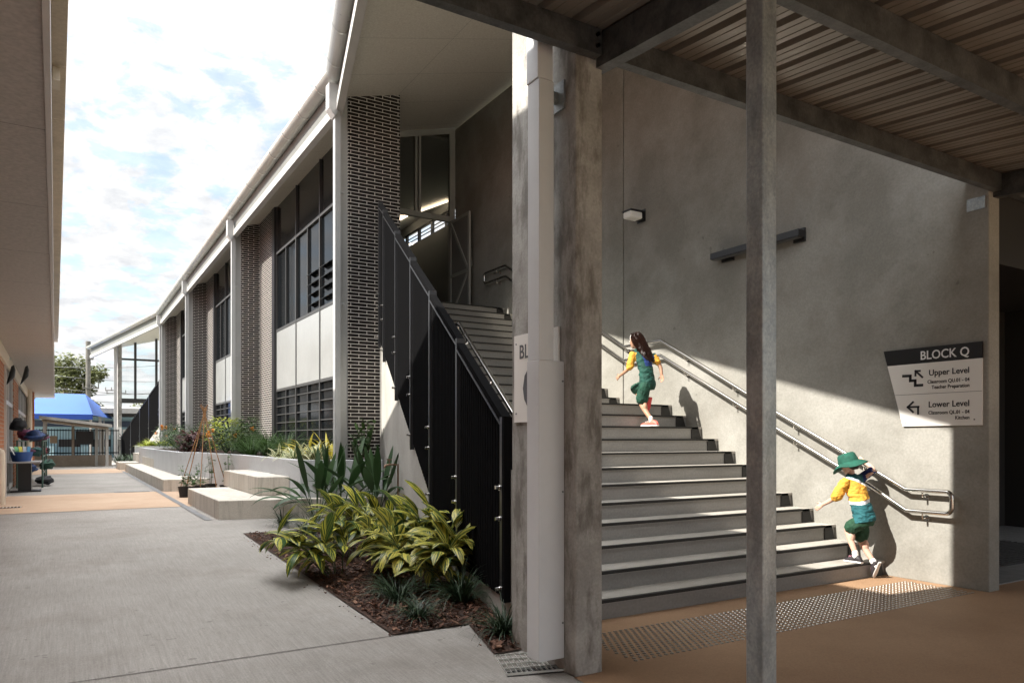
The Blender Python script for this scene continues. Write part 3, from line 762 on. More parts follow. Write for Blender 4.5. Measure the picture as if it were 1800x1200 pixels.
# ------------------------------------------------------------------ tall wall right of the stair
TW = thing('concrete_wall', 'tall blank concrete wall on the right of the stair carrying the black and white sign', 'wall', (XW+.1, 9, 0))
m = MB(); m.box(XW, XW+.2, 3.73, 9.19, 0, 8.55); m.build('wall_panel', m_wall, TW, bevel=.012)
m = MB(); m.box(XW, XW+.2, 9.21, 15.15, 0, 8.55); m.build('wall_panel', m_wall2, TW, bevel=.012)
m = MB(); m.box(XW+.03, XW+.17, 9.19, 9.21, 0, 8.55); m.build('joint_seal', m_joint, TW)
# handrails on the wall
hr = thing('handrail', 'double stainless handrail on the sunlit concrete wall, looped at the foot of the stair', 'handrail', (XW-.1, 6, .6))
XR = XW - .085
up = [onX(*p, XR) for p in ((1644,861.5),(1592,859.5),(1534,824.5),(1369,727),(1240,646),(1162,598.5),(1139,601),(1097,607))]
lo = [onX(*p, XR) for p in ((1644,899),(1593,896.5),(1530,853.5),(1369,755),(1240,674),(1161,624.5),(1139,627),(1096,632))]
def flat(ps):
    out = [Vector(p) for p in ps]
    return out
up2 = flat(up); lo2 = flat(lo)
zu, zl = up2[1].z, lo2[1].z; up2[0].z = zu; lo2[0].z = zl
lz_u, lz_l = up2[5].z, lo2[5].z
for i in (6, 7): up2[i].z = lz_u; lo2[i].z = lz_l
# upper flight, parallel to the nosings, to a loop on the landing
yq = up2[7].y
sl = RZ/TR
ye = 12.75
up2 += [Vector((XR, ye, lz_u + sl*(ye-yq))), Vector((XR, 13.55, lz_u + sl*(ye-yq)))]
lo2 += [Vector((XR, ye, lz_l + sl*(ye-yq))), Vector((XR, 13.55, lz_l + sl*(ye-yq)))]
def arc(c, r, a0, a1, n=6):   # in the wall's Y-Z plane
    return [Vector((XR, c[0]+r*math.cos(R(a0+(a1-a0)*i/n)), c[1]+r*math.sin(R(a0+(a1-a0)*i/n)))) for i in range(n+1)]
yn = onX(1673, 880, XR).y; rr = .06
loopn = [*arc((yn+rr, zu-rr), rr, 90, 180), *arc((yn+rr, zl+rr), rr, 180, 270)]
zu2, zl2 = up2[-1].z, lo2[-1].z; yf = 13.62
loopf = [*arc((yf-rr, zl2+rr), rr, 270, 360), *arc((yf-rr, zu2-rr), rr, 0, 90)]
m = MB(); m.tube(list(reversed(up2)) + loopn + lo2 + loopf, .0225, 12, cap=False); m.build('rail', m_steel, hr)
def interp(ps, y):
    for a, b in zip(ps[:-1], ps[1:]):
        if min(a.y,b.y) <= y <= max(a.y,b.y): return a.lerp(b, (y-a.y)/(b.y-a.y))
for y in (4.33, 4.98, 5.9, 6.85, 7.75, 9.05, 10.2, 11.6, 13.1):
    for ps in (up2, lo2):
        p = interp(ps, y)
        if p is not None:
            b_ = MB(); brackets(b_, p, (XW-XR, 0, 0)); b_.build('bracket', m_steel, hr)
# wayfinding sign
sg = thing('direction_sign', 'white and black wayfinding sign headed BLOCK Q on the wall above the handrail end', 'sign', (XW, 4.3, 1.7))
Xs = XW - .022
c = [onX(*p, Xs) for p in ((1553.3,618),(1726.7,599.2),(1726.2,746.3),(1586.7,749.2))]
zt_, zb_ = (c[0].z+c[1].z)/2, (c[2].z+c[3].z)/2; yr_ = (c[1].y+c[2].y)/2; ytl, ybl = c[0].y, c[3].y
Hs = zt_-zb_
zk = zt_ - Hs*.20; ykl = ytl + (ybl-ytl)*.20
MB().extr([(Xs,ykl,zk),(Xs,yr_,zk),(Xs,yr_,zb_),(Xs,ybl,zb_)], (.018,0,0)).build('sign_board', m_signw, sg)
MB().extr([(Xs-.001,ytl,zt_),(Xs-.001,yr_,zt_),(Xs-.001,yr_,zk+.0005),(Xs-.001,ykl,zk+.0005)], (.019,0,0)).build('header_panel', m_signk, sg)
Ws = ybl - yr_
def sf(y, z, o=.0022):    # text frame: x runs towards -Y, y up, facing -X
    return Matrix.Translation((Xs-o, y, z)) @ Matrix(((0,0,-1,0),(-1,0,0,0),(0,1,0,0),(0,0,0,1)))
t = MB(); text_into(t, "BLOCK Q", Hs*.155, sf(yr_+Ws*.145, zt_-Hs*.155, .003), 'RIGHT', .001, sx=.9); t.build('lettering', m_letw, sg)
yR = yr_+Ws*.145
t = MB(); text_into(t, "Upper Level", Hs*.105, sf(yR, zt_-Hs*.365), 'RIGHT', .001, sx=.95); t.build('lettering', m_letk, sg)
t = MB(); text_into(t, "Classroom QU.01 - 04", Hs*.064, sf(yR, zt_-Hs*.465), 'RIGHT', .001, bold=.0005, sx=.86); t.build('lettering', m_letk, sg)
t = MB(); text_into(t, "Teacher Preparation", Hs*.064, sf(yR, zt_-Hs*.535), 'RIGHT', .001, bold=.0005, sx=.86); t.build('lettering', m_letk, sg)
t = MB(); text_into(t, "Lower Level", Hs*.105, sf(yR, zt_-Hs*.765), 'RIGHT', .001, sx=.95); t.build('lettering', m_letk, sg)
t = MB(); text_into(t, "Classroom QL.01 - 04", Hs*.064, sf(yR, zt_-Hs*.855), 'RIGHT', .001, bold=.0005, sx=.86); t.build('lettering', m_letk, sg)
t = MB(); text_into(t, "Kitchen", Hs*.064, sf(yR, zt_-Hs*.925), 'RIGHT', .001, bold=.0005, sx=.86); t.build('lettering', m_letk, sg)
t = MB()
def bars(segs, w):
    for (a0, b0), (a1, b1) in segs:
        p0 = Vector((Xs-.003, yr_+a0*Ws, zt_-b0*Hs)); p1 = Vector((Xs-.003, yr_+a1*Ws, zt_-b1*Hs)); d = (p1-p0).normalized()
        t.bar(p0-d*w/2, p1+d*w/2, .002, w, up=d.cross(Vector((1,0,0))))
w = Hs*.034
def ab(x, y):
    p = onX(1530+x/6, 580+y/6, Xs); return ((p.y-yr_)/Ws, (zt_-p.z)/Hs)
bars([(ab(*p), ab(*q)) for p, q in (((350,486),(422,483)),((422,483),(422,533)),((422,535),(474,532)),((474,532),(474,583)),((474,584),(544,580)))], w)
bars([(ab(*p), ab(*q)) for p, q in (((548,495),(478,432)),((478,432),(477,478)),((478,432),(522,430)),((395,812),(450,760)),((395,812),(450,862)),((395,812),(508,808)),((504,808),(504,880)))], w*.72)
p0 = (Xs-.0012, yr_, zt_-Hs*.592)
t.box(Xs-.0014, Xs, yr_+.002, ykl+(ybl-ykl)*.47-.004, zt_-Hs*.594, zt_-Hs*.590)
t.build('pictogram', m_letk, sg)
for a, b in ((.955,.955),(.09,.93)):
    s_ = MB(); p = Vector((Xs, yr_+Ws*a, zt_-Hs*b)); s_.tube([p, p-Vector((.004,0,0))], .007, 8); s_.build('screw', m_letg, sg)
# wall lights
wlt = thing('wall_light', 'small white lensed bulkhead light on a black bracket high on the concrete wall', 'light', (XW, 8.8, 5.1))
p = onX(1112, 384, XW-.13); yb0 = onX(1128, 380, XW).y
m = MB(); m.box(XW-.012, XW-.001, yb0-.09, yb0+.09, p.z-.06, p.z+.13); m.box(XW-.30, XW-.012, yb0-.10, yb0+.12, p.z+.075, p.z+.09); m.box(XW-.05, XW-.012, yb0-.08, yb0+.08, p.z-.03, p.z+.075); m.build('bracket', m_lamp, wlt)
m = MB(); m.box(XW-.29, XW-.05, yb0-.08, yb0+.10, p.z-.03, p.z+.074); m.build('lens', m_lens, wlt, bevel=.02)
wlt = thing('wall_light', 'long black linear wall light half hidden by the galvanised post', 'light', (XW, 6.4, 3.95))
a, b = onX(1250, 453, XW-.12), onX(1415, 411, XW-.02)
m = MB(); zc = (a.z+b.z)/2; m.box(XW-.14, XW-.03, b.y, a.y, zc-.035, zc+.05); m.build('light_body', m_lamp, wlt, bevel=.004)
m = MB(); m.box(XW-.03, XW-.001, b.y+.0, b.y+.16, zc-.08, zc+.08); m.box(XW-.03, XW-.001, a.y-.30, a.y-.1, zc-.08, zc+.08); m.build('mounting_plate', m_lamp, wlt)
m = MB(); m.box(XW-.125, XW-.045, b.y+.02, a.y-.02, zc-.045, zc-.034); m.build('diffuser', plain('dark_diffuser', (.08,.08,.08), .4), wlt)

# ------------------------------------------------------------------ pier with downpipe and sign
def pier(f, label):
    y0, y1 = sorted((f(3.73), f(4.50)))
    m = MB(); p = [(2.715,y0),(2.925,y0),(2.925,y1),(2.715,y1)]
    m.box(2.715, 2.925, y0, y1, 0, 7.22)
    o = m.build('concrete_pier', m_pier, None, bevel=.012); tag(o, label, 'pier'); return o
pier(lambda y: y, 'stained concrete blade pier standing at the foot of the near stair')
pier(lambda y: MIR-y, 'far concrete pier under the end of the eave beyond the planters')
dp = thing('downpipe', 'cream square downpipe with a wide cover box fixed to the near concrete pier', 'downpipe', (2.6, 3.9, .09))
MB().box(2.52, 2.713, 3.85, 3.99, .095, 1.977).build('cover_box', m_downp, dp, bevel=.004)
m = MB(); m.box(2.524, 2.636, 3.854, 3.986, 1.978, 3.735); m.build('pipe', m_downp, dp, bevel=.004)
m = MB(); m.box(2.518, 2.632, 3.858, 3.990, 3.738, 6.6); m.build('pipe', m_downp, dp, bevel=.004)
m = MB(); m.box(2.637, 2.70, 3.90, 3.93, 3.63, 3.70); m.box(2.701, 2.7145, 3.84, 3.97, 3.58, 3.76); m.build('bracket', m_galv, dp)
for z in (.32, 1.15, 1.85):
    s_ = MB(); s_.tube([(2.70,3.8505,z),(2.70,3.846,z)], .006, 8); s_.build('screw', m_letg, dp)
qs = thing('block_sign', 'white BLOCK Q plate on the near pier, half hidden behind the downpipe', 'sign', (2.70, 4.2, 1.6))
Xq = 2.703
ya, yb = 4.447, 3.90; za, zb = 1.600, 2.205
MB().box(Xq, Xq+.010, yb, ya, za, zb).build('sign_board', m_signw, qs)
def qf(y, z): return Matrix.Translation((Xq-.0012, y, z)) @ Matrix(((0,0,-1,0),(-1,0,0,0),(0,1,0,0),(0,0,0,1)))
t = MB(); text_into(t, "BLOCK", .135, qf(ya-.068, zb-.165), 'LEFT', .0008, sx=.9); t.build('lettering', m_letg, qs); t = MB(); text_into(t, "Q", .46, qf(ya-.105, za+.075), 'LEFT', .0008, sx=.95); t.build('lettering', m_letg, qs)
for y, z in ((ya-.03, zb-.06),(ya-.03, za+.06)):
    s_ = MB(); s_.tube([(Xq,y,z),(Xq-.004,y,z)], .006, 8); s_.build('screw', m_letg, qs)

# ------------------------------------------------------------------ door screen on the upper landing and the room behind
def tinted(name):
    m, n, b = M(name); b.inputs['Base Color'].default_value = (.06,.06,.055,1); b.inputs['Roughness'].default_value = .25
    tr = n.nodes.new('ShaderNodeBsdfTransparent'); tr.inputs[0].default_value = (.8,.8,.78,1); ms = n.nodes.new('ShaderNodeMixShader'); ms.inputs[0].default_value = .45
    n.links.new(b.outputs[0], ms.inputs[1]); n.links.new(tr.outputs[0], ms.inputs[2]); n.links.new(ms.outputs[0], n.nodes['Material Output'].inputs['Surface']); return m
SC = thing('entrance_screen', 'grey framed glazed entrance screen at the top of the near stair, its door standing open', 'door', (6.5, 15.2, 4.125))
Y = 15.15; Zf = 4.125
def xat(u, v=300): return onY(u, v, Y).x
xm, xj = xat(735), xat(797)
m = MB(); zh = onY(760, 380, Y).z
m.box(5.45, XW-.004, Y, Y+.08, zh-.06, zh+.06)
def col_(xa, xb, za): wedge(m, xa, xb, Y-.005, Y+.085, za, .005)
col_(xm-.07, xm-.02, zh+.061); col_(xm+.02, xm+.07, zh+.061); col_(xat(795)-.06, XW-.006, 4.13)
wedge(m, 5.45, 5.53, Y-.004, Y+.084, 4.13, .005)
zt_l = soff_z(6.5)
m.add([(5.45,Y-.01,soff_z(5.45)-.14),(XW-.01,Y-.01,soff_z(XW)-.14),(XW-.01,Y-.01,soff_z(XW)-.004),(5.45,Y-.01,soff_z(5.45)-.004)], [(0,1,2,3)])
m.build('screen_frame', m_sgrey, SC)
for xa, xb in ((5.55, xm-.07), (xm+.07, xat(795)-.06)):
    MB().add([(xa,Y+.04,zh+.06),(xb,Y+.04,zh+.06),(xb,Y+.04,soff_z(xb)-.12),(xa,Y+.04,soff_z(xa)-.12)], [(0,1,2,3)]).build('pane', tinted('tinted_pane') if 'tinted_pane' not in bpy.data.materials else bpy.data.materials['tinted_pane'], SC)
# open leaf, swung out 90 degrees, braced
xl = XW - .14; ya, yb = Y-.03, Y-.98; z0, z1 = 4.15, zh-.07
m = MB(); w = .07
m.box(xl-.022, xl+.022, ya-w, ya, z0, z1); m.box(xl-.022, xl+.022, yb, yb+w, z0, z1)
m.box(xl-.02, xl+.02, yb+w, ya-w, z1-w, z1); m.box(xl-.02, xl+.02, yb+w, ya-w, z0, z0+w); m.box(xl-.02, xl+.02, yb+w, ya-w, 5.12, 5.12+w)
m.bar((xl-.012,ya-w,z1-w),(xl-.012,yb+w,5.19), .03, .06); m.bar((xl-.012,yb+w,5.12),(xl-.012,ya-w,z0+w), .03, .06)
lf = m.build('door', m_sgrey, SC)
MB().box(xl-.004, xl+.006, yb+w, ya-w, z0+w, z1-w).build('mesh_infill', m_mesh, lf)
h_ = MB(); h_.tube([(xl+.022,yb+.05,5.25),(xl+.075,yb+.05,5.25),(xl+.075,yb+.05,5.65),(xl+.022,yb+.05,5.65)], .011, 8); h_.build('handle', m_steel, lf)
RMX = 9.4
RO = MB()
RO.box(5.43, RMX+.2, 24.4, 24.55, 4.0, 9.2)                 # back wall
za, zb = onX(790, 391, RMX).z, onX(790, 372, RMX).z
RO.box(RMX, RMX+.15, 15.3, 24.4, 4.0, za-.06); RO.box(RMX, RMX+.15, 15.3, 24.4, zb+.06, 9.3)
RO.box(XW+.2, RMX+.15, 15.2, 15.3, 4.0, 9.3)
RO.build('room_wall', m_room, B)
MB().box(5.43, RMX+.15, 15.26, 24.4, 8.30, 8.36).build('room_ceiling', m_ceil, B)
MB().box(5.43, RMX+.15, 15.24, 24.4, 4.02, 4.11).build('room_floor', plain('room_carpet', (.05,.05,.055), .9), B)
cl = MB(); y0, y1 = 17.4, 23.2
RO2 = MB(); RO2.box(RMX+.002, RMX+.148, 15.3, y0, za-.06, zb+.06); RO2.box(RMX+.002, RMX+.148, y1, 24.4, za-.06, zb+.06); RO2.build('room_wall', m_room, B)
nW = 6
for i in range(nW+1):
    y = y0+(y1-y0)*i/nW; cl.box(RMX+.03, RMX+.10, y-.06, y+.06, za-.05, zb+.05)
cl.box(RMX+.035, RMX+.095, y0, y1, za-.06, za-.02); cl.box(RMX+.035, RMX+.095, y0, y1, zb+.02, zb+.06)
for i in range(nW):
    for j in range(1, 3):
        z = za + (zb-za)*j/3; ya_, yb_ = y0+(y1-y0)*i/nW+.06, y0+(y1-y0)*(i+1)/nW-.06
        cl.box(RMX+.05, RMX+.075, ya_, yb_, z-.012, z+.012)
cl.build('clerestory_window', m_jamb, B)
dd = MB(); a = onY(747, 470, 24.35).x; b = onY(776, 470, 24.35).x; dd.box(a, b, 24.36, 24.40, 4.12, onY(760, 458, 24.36).z); dd.build('inner_door', m_dark, B)
for lab, seg in (('slim glowing ceiling light seen through the upper glass of the entrance screen', ((735,372),(788,353))),
                 ('slim glowing ceiling light just right of the brick fin edge', ((690,392),(715,379)))):
    a, b = onZ(*seg[0], 8.24), onZ(*seg[1], 8.24); m = MB(); m.bar(a, b, .06, .04); tag(m.build('ceiling_light', m_led), lab, 'light', 'room ceiling lights')
a, b, c = onZ(700,424,8.0), onZ(742,433,8.0), onZ(716,441,8.0); 
m = MB(); m.bar(a, b, .06, .04); m.bar(c, b, .06, .04); tag(m.build('ceiling_light', m_led), 'V shaped glowing ceiling light deep in the room behind the balustrade', 'light', 'room ceiling lights')

# ------------------------------------------------------------------ far stair end
FS = thing('staircase', 'distant stair end with pale concrete side wall beyond the planters', 'staircase', (4.5, MIR-8.5, 0))
side_wall(lambda y: MIR-y, FS)
for k in range(1, 26):
    y = nose_y(k); z = k*RZ; y2 = (nose_y(k+1) if k < 25 else 13.4)+.03
    m = MB(); m.extr([(LX(y)+.2, MIR-y, max(.0,z-.3)),(XW, MIR-y, max(.0,z-.3)),(XW, MIR-y2, max(.0,z-.3)),(LX(y2)+.2, MIR-y2, max(.0,z-.3))], (0,0,min(z,.3))); m.build('step', m_riser, FS)
make_balustrade('distant black slatted balustrade rising to the brick building beside the far pier', f=lambda y: MIR-y)
# glazed end wall seen beyond the far stair
GE = thing('glazed_screen', 'tall grey framed window wall with sky behind it past the far pier', 'window', (5.5, 52.2, .2))
Yg = 52.2
m = MB(); zr1, zs = onY(240, 632, Yg).z, onY(240, 702, Yg).z
xa, xb, xc = 2.95, onY(238, 660, Yg).x, onY(275, 660, Yg).x
for x in (xa, xb, xc, 2*xc-xb, 3*xc-2*xb): wedge(m, x-.07, x+.07, Yg, Yg+.12, .2 if x == xa else zs-.05, .01)
m.box(xa, 8.0, Yg+.004, Yg+.116, zr1-.06, zr1+.06); m.box(xa, 8.0, Yg+.004, Yg+.116, zs-.22, zs+.06)
m.build('screen_frame', m_frame, GE)
for x0, x1 in ((xa, xb), (xb, xc), (xc, 2*xc-xb)):
    MB().add([(x0,Yg+.06,zs),(x1,Yg+.06,zs),(x1,Yg+.06,soff_z(x1)-.02),(x0,Yg+.06,soff_z(x0)-.02)], [(0,1,2,3)]).build('pane', m_clear, GE)
qs = thing('block_sign', 'small white plate with a big Q on the far pier', 'sign', (2.7, MIR-4.2, 1.5))
MB().box(2.63, 2.70, MIR-4.5-.03, MIR-4.5-.01, 1.5, 2.35).build('sign_board', m_signw, qs)
bd = MB(); bd.box(2.715-.02, 2.925, MIR-4.5-.02, MIR-4.5-.006, 1.45, 2.2); 
t = MB(); fr = Matrix.Translation((2.74, MIR-4.522, 1.55)) @ Matrix(((1,0,0,0),(0,0,-1,0),(0,1,0,0),(0,0,0,1)))
bd.build('sign_board', m_signw, qs); text_into(t, "Q", .34, fr, 'LEFT', .001, sx=.6); t.build('lettering', m_letg, qs)
qd = [o for o in qs.children if o.name.startswith('sign_board')][0]; bpy.data.objects.remove(qd)
m = MB(); m.box(2.50, 2.66, MIR-4.5-.3, MIR-4.5-.14, .2, 7.1); tag(m.build('downpipe', m_white), 'white square downpipe beside the far concrete pier', 'downpipe')
# ================================================================== CANOPY OVER THE CAMERA
CA = thing('steel_canopy', 'galvanised steel canopy overhead with ribbed metal roof and a square post before the stair', 'canopy', (3, 2, 0))
SLP = .093
def cz(y): return 4.035 + SLP*(y-3.65)
def cbox(m, x0, x1, y0, y1, d0, d1):      # between heights d0..d1 below the sheet plane
    p = []
    for z in (d0, d1):
        p += [(x0,y0,cz(y0)-z),(x1,y0,cz(y0)-z),(x1,y1,cz(y1)-z),(x0,y1,cz(y1)-z)]
    m.add(p, [(0,1,2,3),(7,6,5,4),(0,4,5,1),(1,5,6,2),(2,6,7,3),(3,7,4,0)])
def cpurlin(y, x0, x1, d):     # C section, open side away from the camera
    m = MB()
    z1 = cz(y)-.004
    z0 = z1-d
    m.box(x0, x1, y, y+.004, z0, z1); m.box(x0, x1, y+.0041, y+.07, z0, z0+.004); m.box(x0, x1, y+.0041, y+.07, z1-.004, z1)
    m.box(x0, x1, y+.066, y+.07, z0+.0041, z0+.02)
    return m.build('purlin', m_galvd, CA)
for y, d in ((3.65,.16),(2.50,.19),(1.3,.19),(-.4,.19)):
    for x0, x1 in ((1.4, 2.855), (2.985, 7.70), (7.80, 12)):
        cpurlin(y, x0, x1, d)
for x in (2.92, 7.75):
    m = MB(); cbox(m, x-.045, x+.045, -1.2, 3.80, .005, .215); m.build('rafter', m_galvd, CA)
pl = MB()
for x in (2.87, 2.97):
    for dz in (.05, .12):
        for s in (-1, 1):
            pl.tube([(x + (.05 if x > 2.9 else -.05), 3.648, cz(3.65)-dz), (x + (.05 if x > 2.9 else -.05), 3.63, cz(3.65)-dz)], .012, 8)
pl.build('bolt', m_lamp, CA)
# ribbed sheet
sh = MB(); pitch = .253; x = .45; prof = []
xs = 3.41 - pitch*8
while xs < 12:
    prof += [(xs-.036, 0), (xs-.024, .040), (xs+.024, .040), (xs+.036, 0), (xs+.083,0),(xs+.086,.004),(xs+.092,.004),(xs+.095,0),(xs+.160,0),(xs+.163,.004),(xs+.169,.004),(xs+.172,0)]
    xs += pitch
for (xa, za), (xb, zb) in zip(prof[:-1], prof[1:]):
    p = []
    for yy in (-1.2, 3.92):
        p += [(xa,yy,cz(yy)+za),(xb,yy,cz(yy)+zb)]
    sh.add(p, [(0,2,3,1)])
sh.build('roof_sheet', m_sheet, CA)
m = MB(); m.box(2.88, 2.984, 2.43, 2.534, -.01, cz(2.45)-.216); m.build('post', m_galv, CA, bevel=.008)
m = MB(); Xb = XW-.012
q = [onX(*p, Xb) for p in ((1703,317),(1737,330),(1703,338))]
m.extr([(Xb,3.76,3.72),(Xb,3.93,3.72),(Xb,3.93,3.84),(Xb,3.76,3.84)], (.011,0,0)); m.build('wall_bracket', m_galv, CA)

# dark passage to the right of the wall
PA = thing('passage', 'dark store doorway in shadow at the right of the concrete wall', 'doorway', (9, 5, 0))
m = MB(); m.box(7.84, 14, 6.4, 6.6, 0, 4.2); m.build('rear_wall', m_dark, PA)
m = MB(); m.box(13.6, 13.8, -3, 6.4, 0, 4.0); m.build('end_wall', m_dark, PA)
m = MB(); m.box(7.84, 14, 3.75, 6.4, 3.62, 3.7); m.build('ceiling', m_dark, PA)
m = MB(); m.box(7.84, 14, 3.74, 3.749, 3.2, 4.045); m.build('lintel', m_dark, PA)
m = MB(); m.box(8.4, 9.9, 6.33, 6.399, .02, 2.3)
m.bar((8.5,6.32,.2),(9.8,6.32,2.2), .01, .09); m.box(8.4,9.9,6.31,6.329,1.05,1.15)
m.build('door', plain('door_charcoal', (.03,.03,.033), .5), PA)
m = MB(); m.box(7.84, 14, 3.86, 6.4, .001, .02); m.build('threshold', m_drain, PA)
m = MB(); n = 26
for i in range(n):
    y = 4.35 + i*.075; m.box(7.9, 11.5, y, y+.035, .021, .035)
m.build('floor_grille', m_frame, PA)

# tactile studs at the foot of the stair
st0 = MB(); rad = .0165
ring = [(math.cos(2*math.pi*i/10), math.sin(2*math.pi*i/10)) for i in range(10)]
def stud(m, x, y, z=.006):
    V = [(x+a*rad, y+b*rad, z) for a, b in ring] + [(x+a*rad*.72, y+b*rad*.72, z+.006) for a, b in ring] + [(x, y, z+.0065)]
    F = [(i, (i+1)%10, 10+(i+1)%10, 10+i) for i in range(10)] + [(10+i, 10+(i+1)%10, 20) for i in range(10)]
    m.add(V, F)
pos = []
rowi = 0; y = 3.80
while y < 4.46:
    x = 3.26 + (.027 if rowi % 2 else 0)
    while x < 7.48: pos.append((x, y)); x += .054
    y += .05; rowi += 1
pos.sort(key=lambda p: p[0]*FW.x + p[1]*FW.y)
near, rest = pos[:300], pos[300:]
m = MB(); stud(m, near[0][0], near[0][1]); s0 = m.build('tactile_stud', m_stud)
tag(s0, 'small steel dome stud in the tactile strip nearest the stair foot pier', 'stud', 'steel tactile studs in front of the stair')
for x, y in near[1:]: dup(s0, (x, y, .006))
m = MB()
for x, y in rest: stud(m, x, y)
struct(m.build('tactile_stud_field', m_stud), 'stuff', 'further rows of steel dome studs along the foot of the stair')

# ================================================================== SEATS, PLANTERS
def seat(poly, z0, z1, label, name='seating_block'):
    m = MB(); m.prism(poly, z0, z1); o = m.build(name, m_seat, None, bevel=.012); return tag(o, label, 'bench', 'concrete seating blocks')
seat([(2.08,15.9),(2.08,12.46),(4.62,11.81),(5.1,13.05),(4.3,13.05),(4.3,15.9)], .15, .505, 'low concrete seat block nearest the garden bed, behind the strappy dark green plants')
seat([(2.83,16.35),(2.83,13.15),(3.34,13.02),(3.34,16.35)], .507, .83, 'upper concrete seat block stacked on the nearest low one, in front of the grey planter')
seat([(2.03,33),(2.03,19.75),(3.9,19.75),(3.9,33)], .15, .495, 'long low concrete seat block behind the cane tripod')
seat([(2.6,32.6),(2.6,24.6),(3.6,24.6),(3.6,32.6)], .497, .80, 'upper long concrete seat block beside the rounded planter end')
seat([(1.9,36.8),(1.9,34.5),(3.9,34.5),(3.9,36.8)], .15, .50, 'farthest low concrete seat block near the gate')
seat([(2.65,38.0),(2.65,35.2),(3.9,35.2),(3.9,38.0)], .502, .86, 'farthest upper concrete seat block near the gate')
def planter(pts, z0, z1, t, label, soil, close=None):
    T = thing('planter', label, 'planter', (pts[0][0], pts[0][1], z0), 'grey rendered planters')
    m = MB(); n = len(pts); P = [Vector((x, y, 0)) for x, y in pts]; inner = []
    for i in range(n):
        d0 = (P[i]-P[i-1]).normalized() if i else None; d1 = (P[i+1]-P[i]).normalized() if i < n-1 else None
        d = ((d0 or d1)+(d1 or d0)).normalized(); nr = Vector((d.y, -d.x, 0))
        inner.append(P[i] + nr*t)
    V = []
    for i in range(n): 
        for q in (P[i], inner[i]):
            V += [(q.x, q.y, z0), (q.x, q.y, z1)]
    F = []
    for i in range(n-1):
        a, b = 4*i, 4*(i+1)
        F += [(a, a+1, b+1, b), (a+2, b+2, b+3, a+3), (a+1, a+3, b+3, b+1)]
    F += [(0,2,3,1), (4*n-4, 4*n-3, 4*n-1, 4*n-2)]
    m.add(V, F); m.build('wall', m_planter, T, bevel=.008)
    m = MB(); m.prism([(p.x, p.y) for p in inner] + list(soil), z1-.25, z1-.055); m.build('soil', m_soil, T)
    return T
arcp = [(2.95+ -.36*math.sin(R(a)), 21.95 - .55*math.cos(R(a))) for a in (10, 30, 50, 70, 90)]
planter([(4.66,12.02),(3.34,12.36),(3.345,12.5),(3.34,17.2),(2.99,20.6)] + arcp + [(2.59,25.0),(2.62,34.3)], .18, 1.13, .12,
        'long grey rendered planter in front of the brick fins, rounded at its far end', [(4.93,34.3),(4.93,13.38),(4.4,13.38),(4.4,13.07),(4.93,13.07)])
planter([(4.3,36.0),(3.0,36.4),(2.9,37),(2.9,40.5)], .18, 1.16, .12, 'small distant grey planter of yellow green plants by the far stair', [(4.7,40.5),(4.7,36)])
# garden tap
TP = thing('garden_tap', 'copper pipe and brass tap standing against the concrete side wall of the stair', 'tap', (4.3, 10.8, .2))
p = onS(706, 900); bx, by = p.x-.06, p.y
m_cop = noisy('aged_copper', (.13,.075,.045), (.22,.14,.09), 20, .5, .1, 50, metal=.4)
m = MB(); m.tube([(bx,by,.2),(bx,by,1.10),(bx-.11,by+.02,1.10)], .015, 8); m.build('pipe', m_cop, TP)
m = MB(); m.tube([(bx-.11,by+.02,1.10),(bx-.19,by+.03,1.09),(bx-.20,by+.03,1.05)], .018, 8); m.tube([(bx-.13,by+.02,1.10),(bx-.13,by+.02,1.17)], .01, 6); m.box(bx-.17,bx-.09,by+.012,by+.028,1.17,1.185); m.build('tap_body', m_cop, TP)
# drain grate beside the pier
GR = thing('drain_grate', 'steel bar grate in the paving at the base of the downpipe', 'grate', (2.52, 4.15, 0))
o_ = Vector((2.355, 3.955, .014)); u1 = Vector((.36,-.10,0)); u2 = Vector((.13,.385,0))
m = MB(); m.obox(o_-Vector((0,0,.010)), u1, u2, (0,0,.003)); m.build('sump', m_black, GR)
m = MB()
for i in range(5): m.bar(o_+u2*(i/4)+Vector((0,0,.006)), o_+u2*(i/4)+u1+Vector((0,0,.006)), .005, .014)
for i in range(14): m.bar(o_+u1*(i/11)+Vector((0,0,.004)), o_+u1*(i/11)+u2+Vector((0,0,.004)), .004, .014)
m.build('bars', m_steel if False else m_strapm, GR)
a = onG(0, 893); 
GR2 = thing('drain_grate', 'dark slotted drain grate in the orange paving beside the left wall', 'grate', (a.x, a.y, gz(a.y)))
m = MB(); m.box(a.x-.4, a.x+.32, a.y-.12, a.y+.10, .207, .211); m.build('sump', m_dark, GR2)
m = MB(); 
for i in range(14): m.box(a.x-.4+i*.055, a.x-.4+i*.055+.014, a.y-.12, a.y+.10, .2112, .216)
m.build('bars', m_strapm, GR2)
m = MB(); m.box(1.0, 1.75, 19.95, 20.25, .204, .212); tag(m.build('drain_cover', m_drain), 'dark flat drain cover across the middle of the paved path', 'drain cover')
